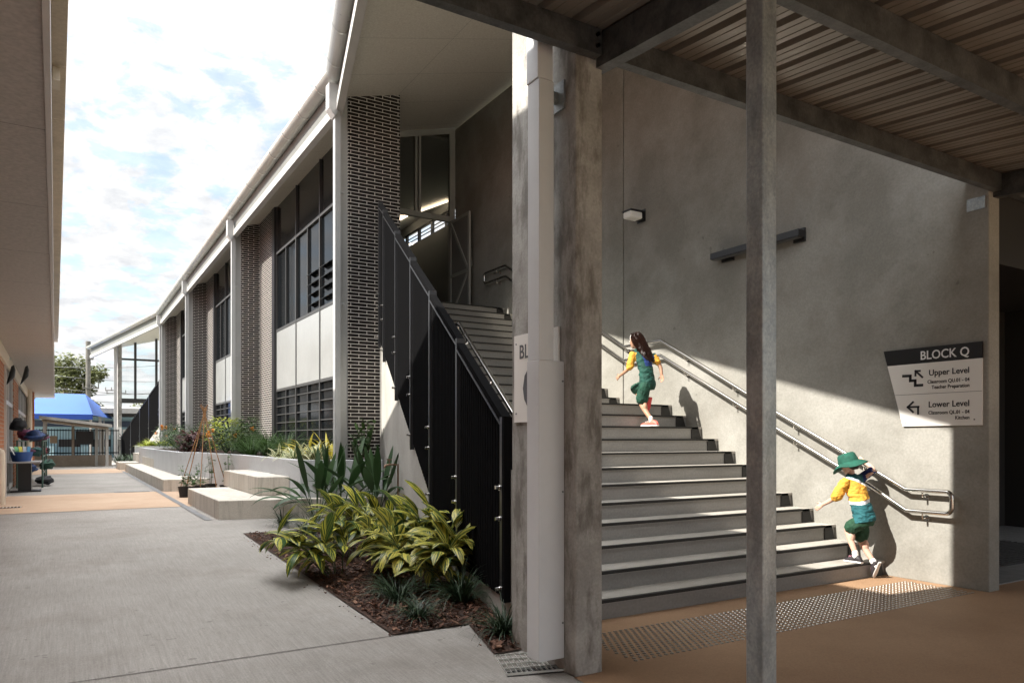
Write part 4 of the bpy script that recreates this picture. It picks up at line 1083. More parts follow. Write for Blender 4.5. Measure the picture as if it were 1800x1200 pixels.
# cane tripod and pots
m_cane = noisy('bamboo_cane', (.22,.11,.045), (.36,.19,.08), 14, .6, .1, 60)
TE = thing('cane_tripod', 'tripod of bamboo canes tied at the top, standing over the plant pots', 'plant support', (2.72, 18.1, .2))
ap = Vector((2.72, 18.1, 2.02))
for i in range(9):
    a = 2*math.pi*i/9 + .2; b = Vector((2.72 + .52*math.cos(a), 18.1 + .52*math.sin(a), .32 if True else 0))
    d = (ap - b).normalized(); top = ap + d*random.uniform(.12,.28) + Vector((random.uniform(-.03,.03), random.uniform(-.03,.03), 0))
    m = MB(); m.tube([b, ap + Vector((math.cos(a)*.02, math.sin(a)*.02, 0)), top], .0095, 6); m.build('cane', m_cane, TE)
m = MB(); m.tube([ap-Vector((0,0,.06)), ap+Vector((0,0,.06))], .035, 10); m.build('tie', m_cane, TE)
m_pot = plain('black_pot', (.012,.012,.013), .6)
m_vine = leafmat('vine_leaf', (.035,.075,.02), (.07,.13,.035))
for i, (px_, py_, hs) in enumerate(((2.24,17.62,.5),(2.42,17.45,.35),(2.62,17.95,.55),(2.9,18.35,.9),(3.12,17.75,.8))):
    T = thing('potted_plant', ['young bean plant in the leftmost black pot under the canes','bushy little plant in the black pot at the front of the canes','leafy seedling in a black pot under the middle of the canes','tall bean vine climbing a cane from its black pot','leafy vine in the black pot nearest the stacked seats'][i], 'potted plant', (px_, py_, .206), 'potted plants under the canes')
    m = MB(); m.loft([((px_,py_,.206),(.10,0,0),(0,.10,0)),((px_,py_,.40),(.13,0,0),(0,.13,0)),((px_,py_,.44),(.14,0,0),(0,.14,0)),((px_,py_,.44),(.122,0,0),(0,.122,0)),((px_,py_,.415),(.12,0,0),(0,.12,0))], 14, smooth=False); m.build('pot', m_pot, T)
    m = MB(); s_ = MB()
    for q in range(4):
        a = random.uniform(0,6.28); tp = Vector((px_+.10*math.cos(a), py_+.1*math.sin(a), .41+hs*random.uniform(.6,1)))
        b0 = Vector((px_+.03*math.cos(a), py_+.03*math.sin(a), .41)); s_.tube([b0, b0.lerp(tp,.5)+Vector((.02,0,0)), tp], .004, 5)
        for w in range(9):
            t = random.uniform(.15,1); b = b0.lerp(tp, t)
            m.leaf(b, random.uniform(0,6.28), random.uniform(-.2,.7), random.uniform(.07,.12), random.uniform(.06,.09), .8, 4, stalk=.03, sw=.002)
    m.build('leaves', m_vine, T); s_.build('stems', m_vine, T)

# ================================================================== LEFT BUILDING (turned half a degree)
TL = R(.57)
ML = Matrix(((math.cos(TL), -math.sin(TL), 0, 0),(math.sin(TL), math.cos(TL), 0, 0),(0,0,1,0),(0,0,0,1)))   # (a, t, z) -> world
LB = thing('brick_building', 'older orange brick building along the left edge with an overhanging upper floor and cream gutter', 'building', (-3, 16, .2))
def lb(): return MB(ML)
AW = -.95; TE_ = 40.8
for t0, t1 in ((-9,20.0),(23.9,26.9),(34.3,35.9)):
    lb().box(AW-.25, AW, t0, t1, -.1, 3.385).build('brick_wall', m_obrick, LB)
for i, (t0, t1) in enumerate(((20.0,23.9),(26.9,34.3))):
    w_ = lb()
    for t in ((t0+.06, t1-.06, (t0+t1)/2) if i == 0 else (t0+.06, t0+2.5, t0+5, t1-.06)):
        w_.box(AW-.12, AW-.02, t-.06, t+.06, .2, 3.38)
    for z in (.28, 2.35, 3.33): w_.box(AW-.118, AW-.022, t0, t1, z-.05, z+.05)
    wo_ = w_.build('window', m_wframe, LB)
    lb().box(AW-.08, AW-.06, t0, t1, .25, 3.36).build('pane', plain('left_glass', (.10,.12,.13), .06, 0, .6) if i == 0 else bpy.data.materials['left_glass'], wo_)
m = lb(); m.box(AW-.6, AW+.22, 35.9, 36.15, -.1, 3.385); m.build('brick_wall', m_obrick, LB)
m = lb(); m.box(AW-.05, AW+.13, 35.85, 35.896, 2.1, 2.7); m.build('meter_box', m_wframe, LB)
m = lb(); m.tube([(AW+.09, 34.2, .2),(AW+.09, 34.2, 3.38)], .10, 12); m.build('downpipe', m_cream, LB)
m = lb(); m.box(AW+.001, AW+.04, 19.5, 19.62, .2, 3.38); m.build('corner_trim', m_wframe, LB)
m = lb(); m.box(AW+.001, AW+.05, -9, 35.8, 3.10, 3.384); m.build('wall_plate', m_cream, LB)
m = lb(); m.box(-4, -.052, -9, TE_, 3.39, 3.44); m.build('soffit', soffitmat('eave_soffit', (.42,.39,.36), 3.0, 1.8, .006), LB)
m = lb(); m.box(-.05, -.02, -9, TE_, 3.37, 3.66); m.build('fascia', m_lsoff, LB)
m = lb(); m.box(-4, -.10, -9, TE_-.2, 3.445, 5.98); m.build('upper_wall', m_mott, LB)
m = lb()
t = -8.9
while t < TE_: 
    m.box(-.10, .10, t, min(TE_, t+1.76), 6.02, 6.05); m.box(.085, .10, t, min(TE_,t+1.76), 6.051, 6.20); t += 1.768
m.build('gutter', m_lgut, LB)
m = lb(); m.box(-.14, .12, -9, TE_, 6.20, 6.24); m.build('gutter_lip', m_lgut, LB)
m = lb(); m.box(-.03,.05, 10.6, 10.9, 5.86, 6.018); m.build('gutter_outlet', m_cream, LB)
m = lb(); m.add([(.06,-9,6.245),(.06,TE_,6.245),(-6,TE_,8.2),(-6,-9,8.2)], [(0,1,2,3)]); m.add([(-6,-9,8.2),(-6,TE_,8.2),(-12,TE_,6.2),(-12,-9,6.2)], [(0,1,2,3)]); m.build('roof', m_tile, LB)
m = lb(); m.box(-12, -4.0, -9, TE_-.3, 0, 6.18); m.build('rear_wall', m_obrick, LB)
# floodlights, bollard
p = ML @ Vector((AW+.08, 20.6, 3.0))
FL = thing('floodlight', 'black twin floodlight under the eave of the brick building', 'light', tuple(p))
for dx, dy, dz in ((.0,0,-.05),(.22,1.2,.05)):
    m = MB(); c = p + Vector((dx,dy,dz)); m.loft([(c+Vector((.03,0,.22)),(.03,0,.02),(0,.05,0)),(c+Vector((.03,0,.10)),(.06,0,.03),(0,.11,0)),(c+Vector((.0,0,-.08)),(.075,0,.05),(0,.12,0)),(c+Vector((-.06,0,-.2)),(.045,0,.05),(0,.08,0))], 12); m.build('lamp_head', m_lamp, FL)
m = MB(); m.tube([p+Vector((-.1,0,.38)), p+Vector((0,0,.32))], .03, 8); m.build('bracket', m_strapm, FL)
p = onG(3, 887)
m = MB(); m.tube([(p.x-.03,p.y,gz(p.y)),(p.x-.03,p.y,gz(p.y)+1.0),(p.x-.03,p.y,gz(p.y)+1.07),(p.x-.03,p.y,gz(p.y)+1.10)], [.09,.09,.065,.01], 16)
tag(m.build('bollard', m_cream), 'cream round topped bollard at the left edge of the path', 'bollard')

# table with bags against the left wall
tx, ty = -.93, 21.6
TB = thing('pedestal_table', 'small table on a black pedestal holding the blue tub by the left wall', 'table', (tx, ty, .2))
m = MB(); m.box(tx-.25, tx+.42, ty-.55, ty+.75, .90, .94); m.build('table_top', noisy('grey_laminate', (.30,.28,.27), (.36,.34,.33), 3, .4, 0), TB, bevel=.01)
m = MB(); m.box(tx-.05, tx+.22, ty-.2, ty+.2, .235, .898); m.build('pedestal', m_lamp, TB)
m = MB(); m.box(tx-.2, tx+.42, ty-.25, ty+.25, .2, .233); m.build('base', m_lamp, TB)
TU = thing('tub', 'blue plastic tub of papers on the pedestal table', 'tub', (tx, ty, .94))
m = MB(); m.loft([((tx+.02,ty-.1,.942),(.19,0,0),(0,.30,0)),((tx+.02,ty-.1,1.17),(.24,0,0),(0,.36,0))], 4); m.build('tub_body', plain('tub_blue', (.03,.09,.30), .5), TU)
m = MB()
for i, c in enumerate(((.75,.75,.70),(.2,.5,.25),(.7,.6,.1),(.6,.6,.6),(.1,.3,.5))):
    m.obox((tx-.12+.06*i, ty-.32+.03*i, 1.10), (.012,.02,0), (0.05,.22,0), (-.10+.03*i,.02,.20), i)
m.build('papers', [plain('paper_%d' % i, c, .8) for i, c in enumerate(((.75,.75,.70),(.2,.5,.25),(.7,.6,.1),(.6,.6,.6),(.1,.3,.5)))], TU)
RK = thing('bag_rack', 'metal rack heaped with school bags beside the left wall', 'rack', (-.75, 25, .2))
m = MB(); m_gr = plain('rack_green', (.05,.09,.07), .5)
for y in (23.2, 25.6, 28.0):
    for x in (-.98, -.42): m.tube([(x-.1,y,.2),(x-.1,y,1.45)], .022, 8)
for z in (.55, 1.0, 1.42):
    for x in (-.98, -.7, -.42): m.tube([(x-.1,23.2,z),(x-.1,28.0,z)], .018, 8)
m.build('rack_frame', m_gr, RK)
bagc = [((.16,.03,.08),'maroon'),((.22,.06,.14),'pink'),((.02,.05,.16),'navy'),((.012,.012,.015),'black'),((.04,.13,.13),'teal'),((.20,.02,.03),'red'),((.02,.08,.05),'dark green'),((.09,.05,.13),'purple')]
spots = [(-.78,23.6,1.05,1),(-.62,23.4,1.46,2),(-.8,24.5,1.48,1),(-.55,24.9,1.45,3),(-.62,24.3,1.03,4),(-.75,23.5,.58,2),(-.38,24.0,.25,3),(-.50,26.0,1.44,0),(-.55,26.2,1.02,5),(-.35,25.2,.62,6),(-.6,27.2,1.44,7),(-.5,27.3,1.02,3),(-.95,23.0,1.7,3)]
where = ['on the middle shelf front','on top of the rack front','on the rack top behind the tub','on the rack top middle','on the middle shelf','on the lowest shelf','on the ground at the rack foot','on the rack top back','on the middle shelf back','hanging low at the path side','at the far rack top','at the far middle shelf','hung high on the wall hook']
for (x, y, z, ci), wh in zip(spots, where):
    c_, nm = bagc[ci]
    mn = 'bag_'+nm.replace(' ','_')
    mt = bpy.data.materials.get(mn) or noisy(mn, tuple(k*.35+.004 for k in c_), tuple(min(1,k*1.0)+.006 for k in c_), 9, .75, .4, 60)
    T = thing('school_bag', f'{nm} school bag {wh}', 'bag', (x-.1, y, z), 'school bags on the rack')
    m = MB(); rx, ry, rz_ = random.uniform(.17,.24), random.uniform(.24,.40), random.uniform(.085,.13)
    rings = []
    for i in range(7):
        t = i/6; k = (math.sin(math.pi*min(1,max(0,.12+.78*t))))**.5
        tw = random.uniform(-.25,.25); rings.append(((x-.1+random.uniform(-.04,.04), y+random.uniform(-.05,.05), z+.01+2*rz_*t), (rx*k*math.cos(tw),rx*k*math.sin(tw),random.uniform(-.04,.04)), (-ry*k*math.sin(tw),ry*k*math.cos(tw),random.uniform(-.06,.06))))
    m.loft(rings, 12); m.build('bag_body', mt, T)
    m = MB(); m.tube([(x-.1,y-ry*.5,z+1.9*rz_),(x-.1+.05,y-ry*.2,z+2.5*rz_),(x-.1+.05,y+ry*.3,z+2.4*rz_),(x-.1,y+ry*.5,z+1.9*rz_)], .014, 6); m.build('strap', m_lamp, T)

# ================================================================== FAR END
m_grey = noisy('shelter_steel', (.36,.35,.33), (.45,.44,.41), 3, .5, 0, 30)
m_tan = noisy('shelter_tan', (.30,.25,.20), (.36,.31,.25), 2, .7, 0, 30)
SHL = thing('gate_shelter', 'small flat roofed shelter on grey posts at the end of the path', 'shelter', (.4, 39, .2))
for x, y, h in ((-.80,39,2.33),(1.65,39,2.05),(-.80,41.4,2.5),(1.55,41.4,2.15),(1.25,39.9,2.1)):
    m = MB(); m.box(x-.06, x+.06, y-.06, y+.06, .2, h); m.build('post', m_grey, SHL)
m = MB(); p = [(-1.0,38.7,2.38),(1.85,38.7,2.02),(1.85,42.2,2.05),(-1.0,42.2,2.41)]
m.extr(p, (0,0,.13)); m.build('roof', m_grey, SHL)
m = MB(); m.extr([(-.9,38.9,2.25),(1.7,38.9,1.92),(1.7,42,1.95),(-.9,42,2.28)], (0,0,.1)); m.build('roof_lining', m_tan, SHL)
FE = thing('steel_fence', 'black vertical bar fence on a low tan wall behind the shelter posts', 'fence', (.4, 40.2, .2))
MB().box(-1.6, 1.9, 40.25, 40.45, .15, .72).build('base_wall', m_tan, FE)
m = MB(); x = -1.6
while x < 2.2: m.box(x, x+.025, 40.33, 40.36, .72, 1.95); x += .115
m.box(-1.6, 2.2, 40.325, 40.365, .80, .85); m.box(-1.6, 2.2, 40.325, 40.365, 1.86, 1.91)
m.build('bars', m_bal, FE)
m = MB(); m.box(.25,.36,40.30,40.40,.72,2.1); m.build('post', m_tan, FE)
m = MB(); m.box(.40,1.15,40.30,40.32,1.22,1.85); tag(m.build('notice_board', m_jamb), 'dark blank notice board fixed to the bar fence', 'notice board')
m = MB(); m.box(-.62,-.33,40.30,40.32,1.28,1.62); tag(m.build('notice', plain('notice_tan', (.45,.36,.26), .7)), 'small tan notice fixed to the left of the bar fence', 'notice')
# pale blue building beyond
m_blue = noisy('pale_blue_wall', (.30,.46,.52), (.36,.52,.58), 1, .8, 0, 30)
BB = thing('blue_building', 'pale blue low building seen through the bar fence', 'building', (0, 58, .1))
MB().box(-9, 7, 58, 66, 0, 3.0).build('wall', m_blue, BB)
for i, x in enumerate((-4.2,-2.3,-.4,1.4,3.1)):
    w_ = MB(); w_.box(x, x+1.25, 57.93, 57.999, .95, 1.45); w_.build('window', m_jamb, BB)
MB().box(-9.2, 7.2, 57.6, 66.4, 3.0, 3.25).build('roof', m_frame, BB)
m_cy = noisy('cyan_paint', (.45,.66,.72), (.5,.72,.78), 1, .7, 0)
for x in (-3.6,-1.2,.9,3.0): MB().box(x, x+.55, 57.2, 57.55, .1, 1.0).build('bench_end', m_cy, BB)
MB().box(-9, 7, 57.90, 57.999, 2.3, 2.7).build('awning', plain('awning_navy', (.05,.07,.11), .7), BB)
for x in (-2.9, 2.2):
    MB().box(x, x+.06, 57.0, 57.06, .1, 2.9).build('column', m_white, BB)
for i in range(4):
    MB().box(2.3+i*.55, 2.3+i*.55+.38, 57.90, 57.93, 1.75, 2.15).build('poster', m_signw, BB)
# blue shade roof
SR = thing('shade_roof', 'large bright blue hipped fabric shade roof beyond the gate', 'shade roof', (-1, 60, .1))
ys = 50.0
def dpt(u, v, y): return onY(u, v, y)
a, b = dpt(40,727,ys), dpt(163,727,ys); zE = a.z
r0, r1 = dpt(70,690.5,ys+5), dpt(150,690.5,ys+5)
bx1 = dpt(204,716,ys+10).x
m = MB()
V = [(a.x,ys,zE),(b.x,ys,zE),(bx1,ys+10,zE),(a.x,ys+10,zE),(r0.x,ys+5,r0.z),(r1.x,ys+5,r0.z)]
V += [(x,y,z-.03) for x,y,z in V]
m.add(V, [(0,1,5,4),(1,2,5),(2,3,4,5),(3,0,4),(6,10,11,7),(7,11,8),(8,11,10,9),(9,10,6),(0,6,7,1),(1,7,8,2),(2,8,9,3),(3,9,6,0)])
m_sh = noisy('blue_fabric', (.024,.075,.27), (.029,.087,.30), 1, .7, 0, 60)
m.build('canopy', m_sh, SR)
m = MB(); m.box(a.x, b.x, ys-.03, ys-.005, zE-.28, zE+.02); m.build('valance', plain('blue_valance', (.008,.045,.25), .7), SR)
for x, y in ((a.x+.3,ys+.2),(b.x-.1,ys+.2),(bx1-.3,ys+9.7)):
    m = MB(); m.tube([(x,y,0),(x,y,zE)], .07, 8); m.build('post', m_grey, SR)
# covered walkway at the right of it
CW = thing('covered_walkway', 'grey covered walkway roof behind the far pier and balustrade', 'shelter', (4, 62, 0))
p0, p1 = dpt(163,716,56), dpt(290,716,56)
m = MB(); m.extr([(p0.x,56,p0.z-.35),(p1.x,56,p0.z-.35),(p1.x,56,p0.z),(p0.x+.3,56,p0.z)], (0,6,.3)); m.build('roof', m_grey, CW)
for u in (176, 245, 262):
    q = dpt(u, 740, 56.5); m = MB(); m.box(q.x-.09, q.x+.09, 56.4, 56.6, 0, p0.z-.2); m.build('post', m_grey, CW)
m = MB(); m.box(p0.x, p1.x+3, 61.5, 61.8, 0, 1.9); m.build('rear_wall', m_tan, CW)
# hedge band far behind
# trees
m_bark = noisy('tree_bark', (.10,.08,.06), (.2,.16,.12), 6, .9, .5, 40)
m_crown = leafmat('tree_leaf', (.05,.062,.022), (.15,.16,.065), trans=.3)
def tree(loc, h, rad, label, n=5200, leafs=.2):
    T = thing('tree', label, 'tree', loc); L0 = Vector(loc)
    m = MB(); m.tube([L0, L0+Vector((.1,0,h*.3)), L0+Vector((0,.2,h*.62))], .3, 8, r1=.12)
    cl = []
    for i in range(26):
        a = random.uniform(0,6.28); rr = rad*math.sqrt(random.random())*.85; zz_ = h*random.uniform(.45,.95)
        k = 1 - abs((zz_/h-.66)/.40)**2*.6
        c_ = L0 + Vector((rr*math.cos(a)*k, rr*math.sin(a)*k, zz_)); cl.append((c_, rad*random.uniform(.18,.36)))
        if i < 12: m.tube([L0+Vector((0,0,h*random.uniform(.3,.55))), c_], .08, 5, r1=.02)
    m.build('trunk', m_bark, T)
    m = MB()
    for i in range(n):
        c_, r_ = random.choice(cl)
        d = Vector((random.gauss(0,1), random.gauss(0,1), random.gauss(0,1)*.75)); d = d.normalized()*r_*random.uniform(.5,1.05)
        p = c_ + d; s_ = leafs*random.uniform(.6,1.4); a = random.uniform(0,6.28)
        u = Vector((math.cos(a), math.sin(a), random.uniform(-.6,.6))).normalized()*s_; w = u.cross(Vector((random.uniform(-1,1), random.uniform(-1,1), 1))).normalized()*s_*.5
        m.add([p-u, p+w, p+u, p-w], [(0,1,2,3)])
    m.build('crown', m_crown, T)
q = onY(122, 700, 86); tree((q.x, 86, 0), 9.4, 3.6, 'spreading green tree above the blue shade roof', 6500, .2)
q = onY(262, 740, 78); tree((q.x, 78, 0), 4.6, 2.6, 'low green tree glimpsed under the covered walkway', 2500, .16)
q = onY(44, 740, 95); tree((q.x, 95, 0), 7.0, 4.0, 'distant tree behind the brick building and shade roof', 2000, .25)
# power poles and wires
m_pole = noisy('timber_pole', (.09,.085,.075), (.15,.14,.125), 4, .9, .2)
def pole(u, vtop, y, vb, label, arm=None, thick=.16):
    T = thing('power_pole', label, 'power pole', (onY(u,700,y).x, y, 0))
    p = onY(u, vtop, y); MB().tube([(p.x,y,0),(p.x,y,p.z)], thick, 10).build('pole', m_pole, T)
    for ua, ub, v in arm:
        a, b = onY(ua, v, y-.2), onY(ub, v, y-.2); m = MB(); m.bar(a, b, .10, .12)
        for t in (.03,.5,.97): c = a.lerp(b,t); m.tube([c, c+Vector((0,0,.4))], .05, 6)
        m.build('cross_arm', m_pole, T)
    return p
pole(155, 600, 70, 0, 'tall timber power pole rising behind the blue shade roof', ((145,174,682),(155,164,631)), .19)
pole(203, 640, 105, 0, 'distant power pole with two cross arms behind the far pier', ((185,207,686),(187,222,691)), .2)
Wm = plain('cable', (.12,.12,.12), .6)
for i, (v0, v1) in enumerate(((640,636),(686,684),(650,668),(690,705),(672,690))):
    a, b = onY(20, v0, 75), onY(330, v1, 100); m = MB(); pts = []
    for k in range(13):
        t = k/12; p = a.lerp(b, t); p.z -= 1.0*4*t*(1-t)*.5; pts.append(p)
    m.tube(pts, .028, 4); tag(m.build('overhead_cable', Wm), ['highest overhead cable left of the far pier','lowest overhead cable at the tree top','second overhead cable crossing the glazed screen','overhead cable sagging lowest in the glazed screen','middle overhead cable across the glazed screen'][i], 'cable', 'overhead power cables')
# ================================================================== PLANTS
m_ging = leafmat('ginger_leaf', (.016,.045,.014), (.035,.080,.022), stripe=(.50,.46,.07), freq=7.5, amount=.53, rough=.4)
m_ging2 = leafmat('ginger_leaf_pale', (.025,.06,.018), (.05,.10,.03), stripe=(.52,.46,.09), freq=8.5, amount=.51, rough=.4)
m_strap = leafmat('strap_leaf', (.016,.045,.012), (.040,.085,.024), rough=.5, trans=.2)
m_mondo = leafmat('mondo_leaf', (.014,.030,.014), (.040,.068,.032), rough=.45, trans=.12)
m_grass = leafmat('grass_leaf', (.03,.075,.015), (.08,.15,.035), rough=.5)
m_strp = leafmat('striped_leaf', (.06,.12,.03), (.10,.17,.05), stripe=(.72,.70,.45), rough=.45, edge=True)
m_yel = leafmat('yellow_leaf', (.42,.36,.04), (.62,.52,.08), rough=.45)
m_shrub = leafmat('shrub_leaf', (.022,.05,.014), (.06,.11,.028), rough=.4)
m_red = leafmat('red_leaf', (.05,.018,.02), (.12,.05,.045), rough=.4)
m_lime = leafmat('lime_leaf', (.30,.36,.04), (.45,.48,.08), rough=.45)
m_flow = leafmat('orange_bloom', (.75,.26,.02), (.85,.40,.05), rough=.6)
m_stem = plain('green_stem', (.06,.09,.03), .6)
def grass_clump(name, loc, n, h, label, cat, mat, group, spread=.06, w=.008, bend=1.2, elr=(.75,1.5), seg=5):
    m = MB(); L0 = Vector(loc)
    for i in range(n):
        a = random.uniform(0, 6.283); r = spread*math.sqrt(random.random())
        m.leaf(L0 + Vector((r*math.cos(a), r*math.sin(a), 0)), a + random.uniform(-.5,.5), random.uniform(*elr), h*random.uniform(.55,1.1), w*random.uniform(.8,1.2), bend*random.uniform(.5,1.3), seg, .3, peak=.3)
    return tag(m.build(name, mat, org=loc), label, cat, group)
def ginger(loc, label, canes, h, lean=(0,0), pale=False, big=1.0):
    loc = (min(loc[0], LX(loc[1])-.46), loc[1], loc[2])
    T = thing('ginger_plant', label, 'plant', loc, 'variegated ginger plants in the garden bed'); L0 = Vector(loc)
    m = MB(); s = MB()
    for c in range(canes):
        a0 = random.uniform(0, 6.283); r = random.uniform(.02,.10); hh = h*random.uniform(.65,1.05)
        b = L0 + Vector((r*math.cos(a0), r*math.sin(a0), 0))
        tip = b + Vector((math.cos(a0)*.24*h/.6 + lean[0], math.sin(a0)*.24*h/.6 + lean[1], hh*.8))
        mid = b.lerp(tip, .5) + Vector((0,0,.05)); s.tube([b, mid, tip], .007, 5, r1=.004)
        nl = 9
        base_az = random.uniform(0, 3.14)
        for i in range(nl):
            t = .30 + .7*i/(nl-1); p = mid.lerp(tip, (t-.5)*2) if t > .5 else b.lerp(mid, t*2)
            az = base_az + (math.pi if i % 2 else 0) + random.uniform(-.55,.55)
            # foliage turns out over the lean
            if lean[0] or lean[1]:
                la = math.atan2(lean[1], lean[0]); az = la + random.uniform(-1.5,1.5)
            if i == nl-1: az += 1.2
            m.leaf(p, az, random.uniform(.30,.95) if i < nl-1 else 1.25, random.uniform(.30,.46)*big, random.uniform(.095,.135)*big, random.uniform(.8,1.9), 8, .20, stalk=.03, sw=.005, twist=random.uniform(-.5,.5), peak=.42)
    m.build('leaves', m_ging2 if pale else m_ging, T); s.build('stems', m_stem, T)
    return T
def G(u, v): p = onG(u, v); return (p.x, p.y, gz(p.y)+.012)
ginger(G(585,1012), 'variegated ginger plant leaning out over the path edge', 6, .62, (-.26,-.06), big=1.05)
ginger(G(625,985), 'variegated ginger plant tucked behind the one leaning over the path', 6, .66, (-.02,.05))
ginger(G(668,968), 'variegated ginger plant in front of the strappy plants nearest the side wall', 6, .60)
ginger(G(690,1008), 'variegated ginger plant in the middle of the garden bed', 6, .58, pale=True)
ginger(G(735,985), 'variegated ginger plant just below the foot of the concrete side wall', 5, .58)
ginger(G(752,1035), 'pale variegated ginger plant at the front of the bed with drooping yellow leaves', 6, .56, (.0,-.08), pale=True)
ginger(G(790,990), 'upright variegated ginger plant against the black balustrade slats', 5, .70)
ginger(G(810,1028), 'variegated ginger plant nearest the balustrade end post', 6, .64, pale=True)
MG = 'mondo grass clumps in the garden bed'
for (u, v), n, h, lb_ in (((497,925),90,.42,'thin dark grass clump at the far path corner of the bed'),((540,940),110,.42,'dark grass clump beside the leftmost strappy plant'),((640,915),90,.40,'dark grass clump between the strappy plants'),
        ((715,938),110,.46,'dark grass clump against the concrete side wall'),((560,965),80,.36,'dark grass clump behind the ginger that overhangs the path'),((700,1060),120,.40,'spreading dark grass clump in the middle of the bare mulch'),
        ((735,1090),150,.28,'short dark grass clump nearest the path corner'),((812,1062),150,.52,'tall dark grass clump in front of the balustrade slats'),((884,1118),150,.36,'dark grass clump beside the downpipe and grate'),((600,950),80,.4,'dark grass clump hidden among the ginger leaves'),((685,1045),90,.3,'dark grass clump under the drooping ginger leaves')):
    grass_clump('mondo_grass', G(u, v), n, h, lb_, 'grass', m_mondo, MG, .05, .009, 1.5, (.6,1.5))
def strappy(loc, label, n, h, rz):
    T = thing('strap_leaf_plant', label, 'plant', loc, 'dark strap leaved plants'); m = MB(); L0 = Vector(loc)
    for i in range(n):
        a = rz + i*2.4; r = .03 + .04*random.random(); inner = i/n
        el = 1.46 - .62*inner + random.uniform(-.08,.08); Ln = random.uniform(.55,.76)*h
        bd = random.uniform(.12,.35) if inner < .28 else random.uniform(.55,1.9)
        m.leaf(L0 + Vector((r*math.cos(a), r*math.sin(a), 0)), a, el, Ln, random.uniform(.09,.122)*h, bd, 9, .25, stalk=random.uniform(.36,.50)*h, sw=.007, peak=.48, twist=random.uniform(-.4,.4))
    m.build('leaves', m_strap, T)
strappy(G(556,918), 'leftmost dark strappy plant in front of the concrete seat', 20, 1.1, .3)
strappy(G(598,912), 'tall dark strappy plant with upright leaves between two others', 21, 1.2, 1.1)
strappy(G(662,915), 'dark strappy plant beside the copper tap', 22, 1.15, 2.0)
# planter plants (soil at 1.075)
ZS = 1.072
SG = 'striped leaved clumps in the planter'
for x, y, n, h, lb_ in ((3.62,14.9,34,.40,'small cream striped clump at the planter edge farthest from the fin'),(3.66,13.9,44,.46,'cream striped clump in the middle of the planter edge'),(3.85,13.2,52,.50,'largest cream striped clump by the white downpipe'),(4.0,14.3,40,.44,'cream striped clump behind the planter edge row')):
    grass_clump('striped_clump', (x,y,ZS), n, h, lb_, 'plant', m_strp, SG, .06, .055, 1.3, (.5,1.45), 6)
for x, y, n, h, lb_ in ((4.1,14.6,36,.62,'yellow leaved clump below the dark lower window'),(4.3,13.9,40,.70,'tall yellow leaved clump right beside the white downpipe'),(4.2,15.6,30,.52,'low yellow leaved clump next to the green grass')):
    grass_clump('yellow_clump', (x,y,ZS), n, h, lb_, 'plant', m_yel, 'yellow leaved clumps in the planter', .07, .065, 1.2, (.5,1.45), 6)
for i, (x, y, h) in enumerate(((4.3,17.0,.85),(4.2,18.3,.95),(4.4,19.3,.9),(4.0,20.0,.75),(4.3,20.9,.85),(3.9,18.9,.7))):
    grass_clump('lomandra_clump', (x,y,ZS), 170, h, ['green grass clump nearest the yellow clumps under the window','tall green grass clump under the first lower window','green grass clump at the window jamb','short green grass clump at the planter front edge','green grass clump below the second brick fin strip','low green grass clump in front of the tall ones'][i], 'grass', m_grass, 'green grass clumps in the planter', .12, .012, 1.3, (.8,1.5))
def shrub(loc, rx, h, n, label, mat, blooms=0, leafl=.09, group='shrubs in the planter', mix=None):
    T = thing('shrub', label, 'shrub', loc, group); L0 = Vector(loc); m = MB(); s = MB()
    for i in range(9):
        a = i*.7; tp = L0 + Vector((rx*.6*math.cos(a), rx*.6*math.sin(a), h*random.uniform(.5,.9))); s.tube([L0, L0.lerp(tp,.5)+Vector((0,0,.08)), tp], .008, 5, r1=.004)
    s.build('stems', m_stem, T)
    for i in range(n):
        a = random.uniform(0,6.283); t = random.random()**.6; zz_ = h*(.12+.88*random.random()); k = math.sqrt(max(.05,1-((zz_/h-.5)/.6)**2))
        p = L0 + Vector((rx*t*k*math.cos(a), rx*t*k*math.sin(a), zz_))
        m.leaf(p, a+random.uniform(-.7,.7), random.uniform(-.1,1.0), leafl*random.uniform(.7,1.2), leafl*.42, .7, 3, .2)
    m.build('leaves', mat, T)
    if blooms:
        for i in range(blooms):
            a = random.uniform(2.2,5.2); zz_ = h*random.uniform(.45,.98); rr = rx*(.9 if zz_ < h*.8 else .6)
            p = L0 + Vector((rr*math.cos(a), rr*math.sin(a), zz_)); f = MB()
            for j in range(22):
                f.leaf(p, j*.9, random.uniform(-.6,1.4), .08, .055, .5, 2, .1)
            f.build('flower', m_flow, T)
for (x, y, r, h, n, lb_, mt, bl, ll) in (
    (3.75,21.3,.62,.74,760,'leafy shrub with orange blooms right of the cane tripod',m_shrub,5,.10),
    (3.95,22.6,.55,1.0,420,'lime leaved shrub behind the cane tripod',m_lime,0,.15),
    (3.25,23.4,.5,.6,420,'low dark red shrub behind the canes',m_red,0,.2),
    (3.25,25.6,.7,.62,620,'low green shrub left of the cane tripod',m_shrub,0,.1),
    (3.3,27.6,.8,.66,620,'low green shrub above the rounded planter end',m_shrub,0,.11),
    (3.6,30.2,.9,.95,620,'green shrub with orange blooms below the third fin',m_shrub,3,.12),
    (3.9,33.0,.9,.9,420,'green shrub with orange blooms at the far end of the long planter',m_shrub,5,.13),
    (4.0,25.0,.7,.95,620,'bushy green shrub against the second fin column',m_shrub,0,.11),
    (4.0,20.1,.5,.8,520,'dark leafy shrub with one orange bloom beside the green grass',m_shrub,1,.10),
    (4.3,21.2,.45,1.0,420,'tall leafy shrub against the brick strip of the second fin',m_shrub,0,.10)):
    shrub((x,y,ZS), r, h, n, lb_, mt, bl, ll)
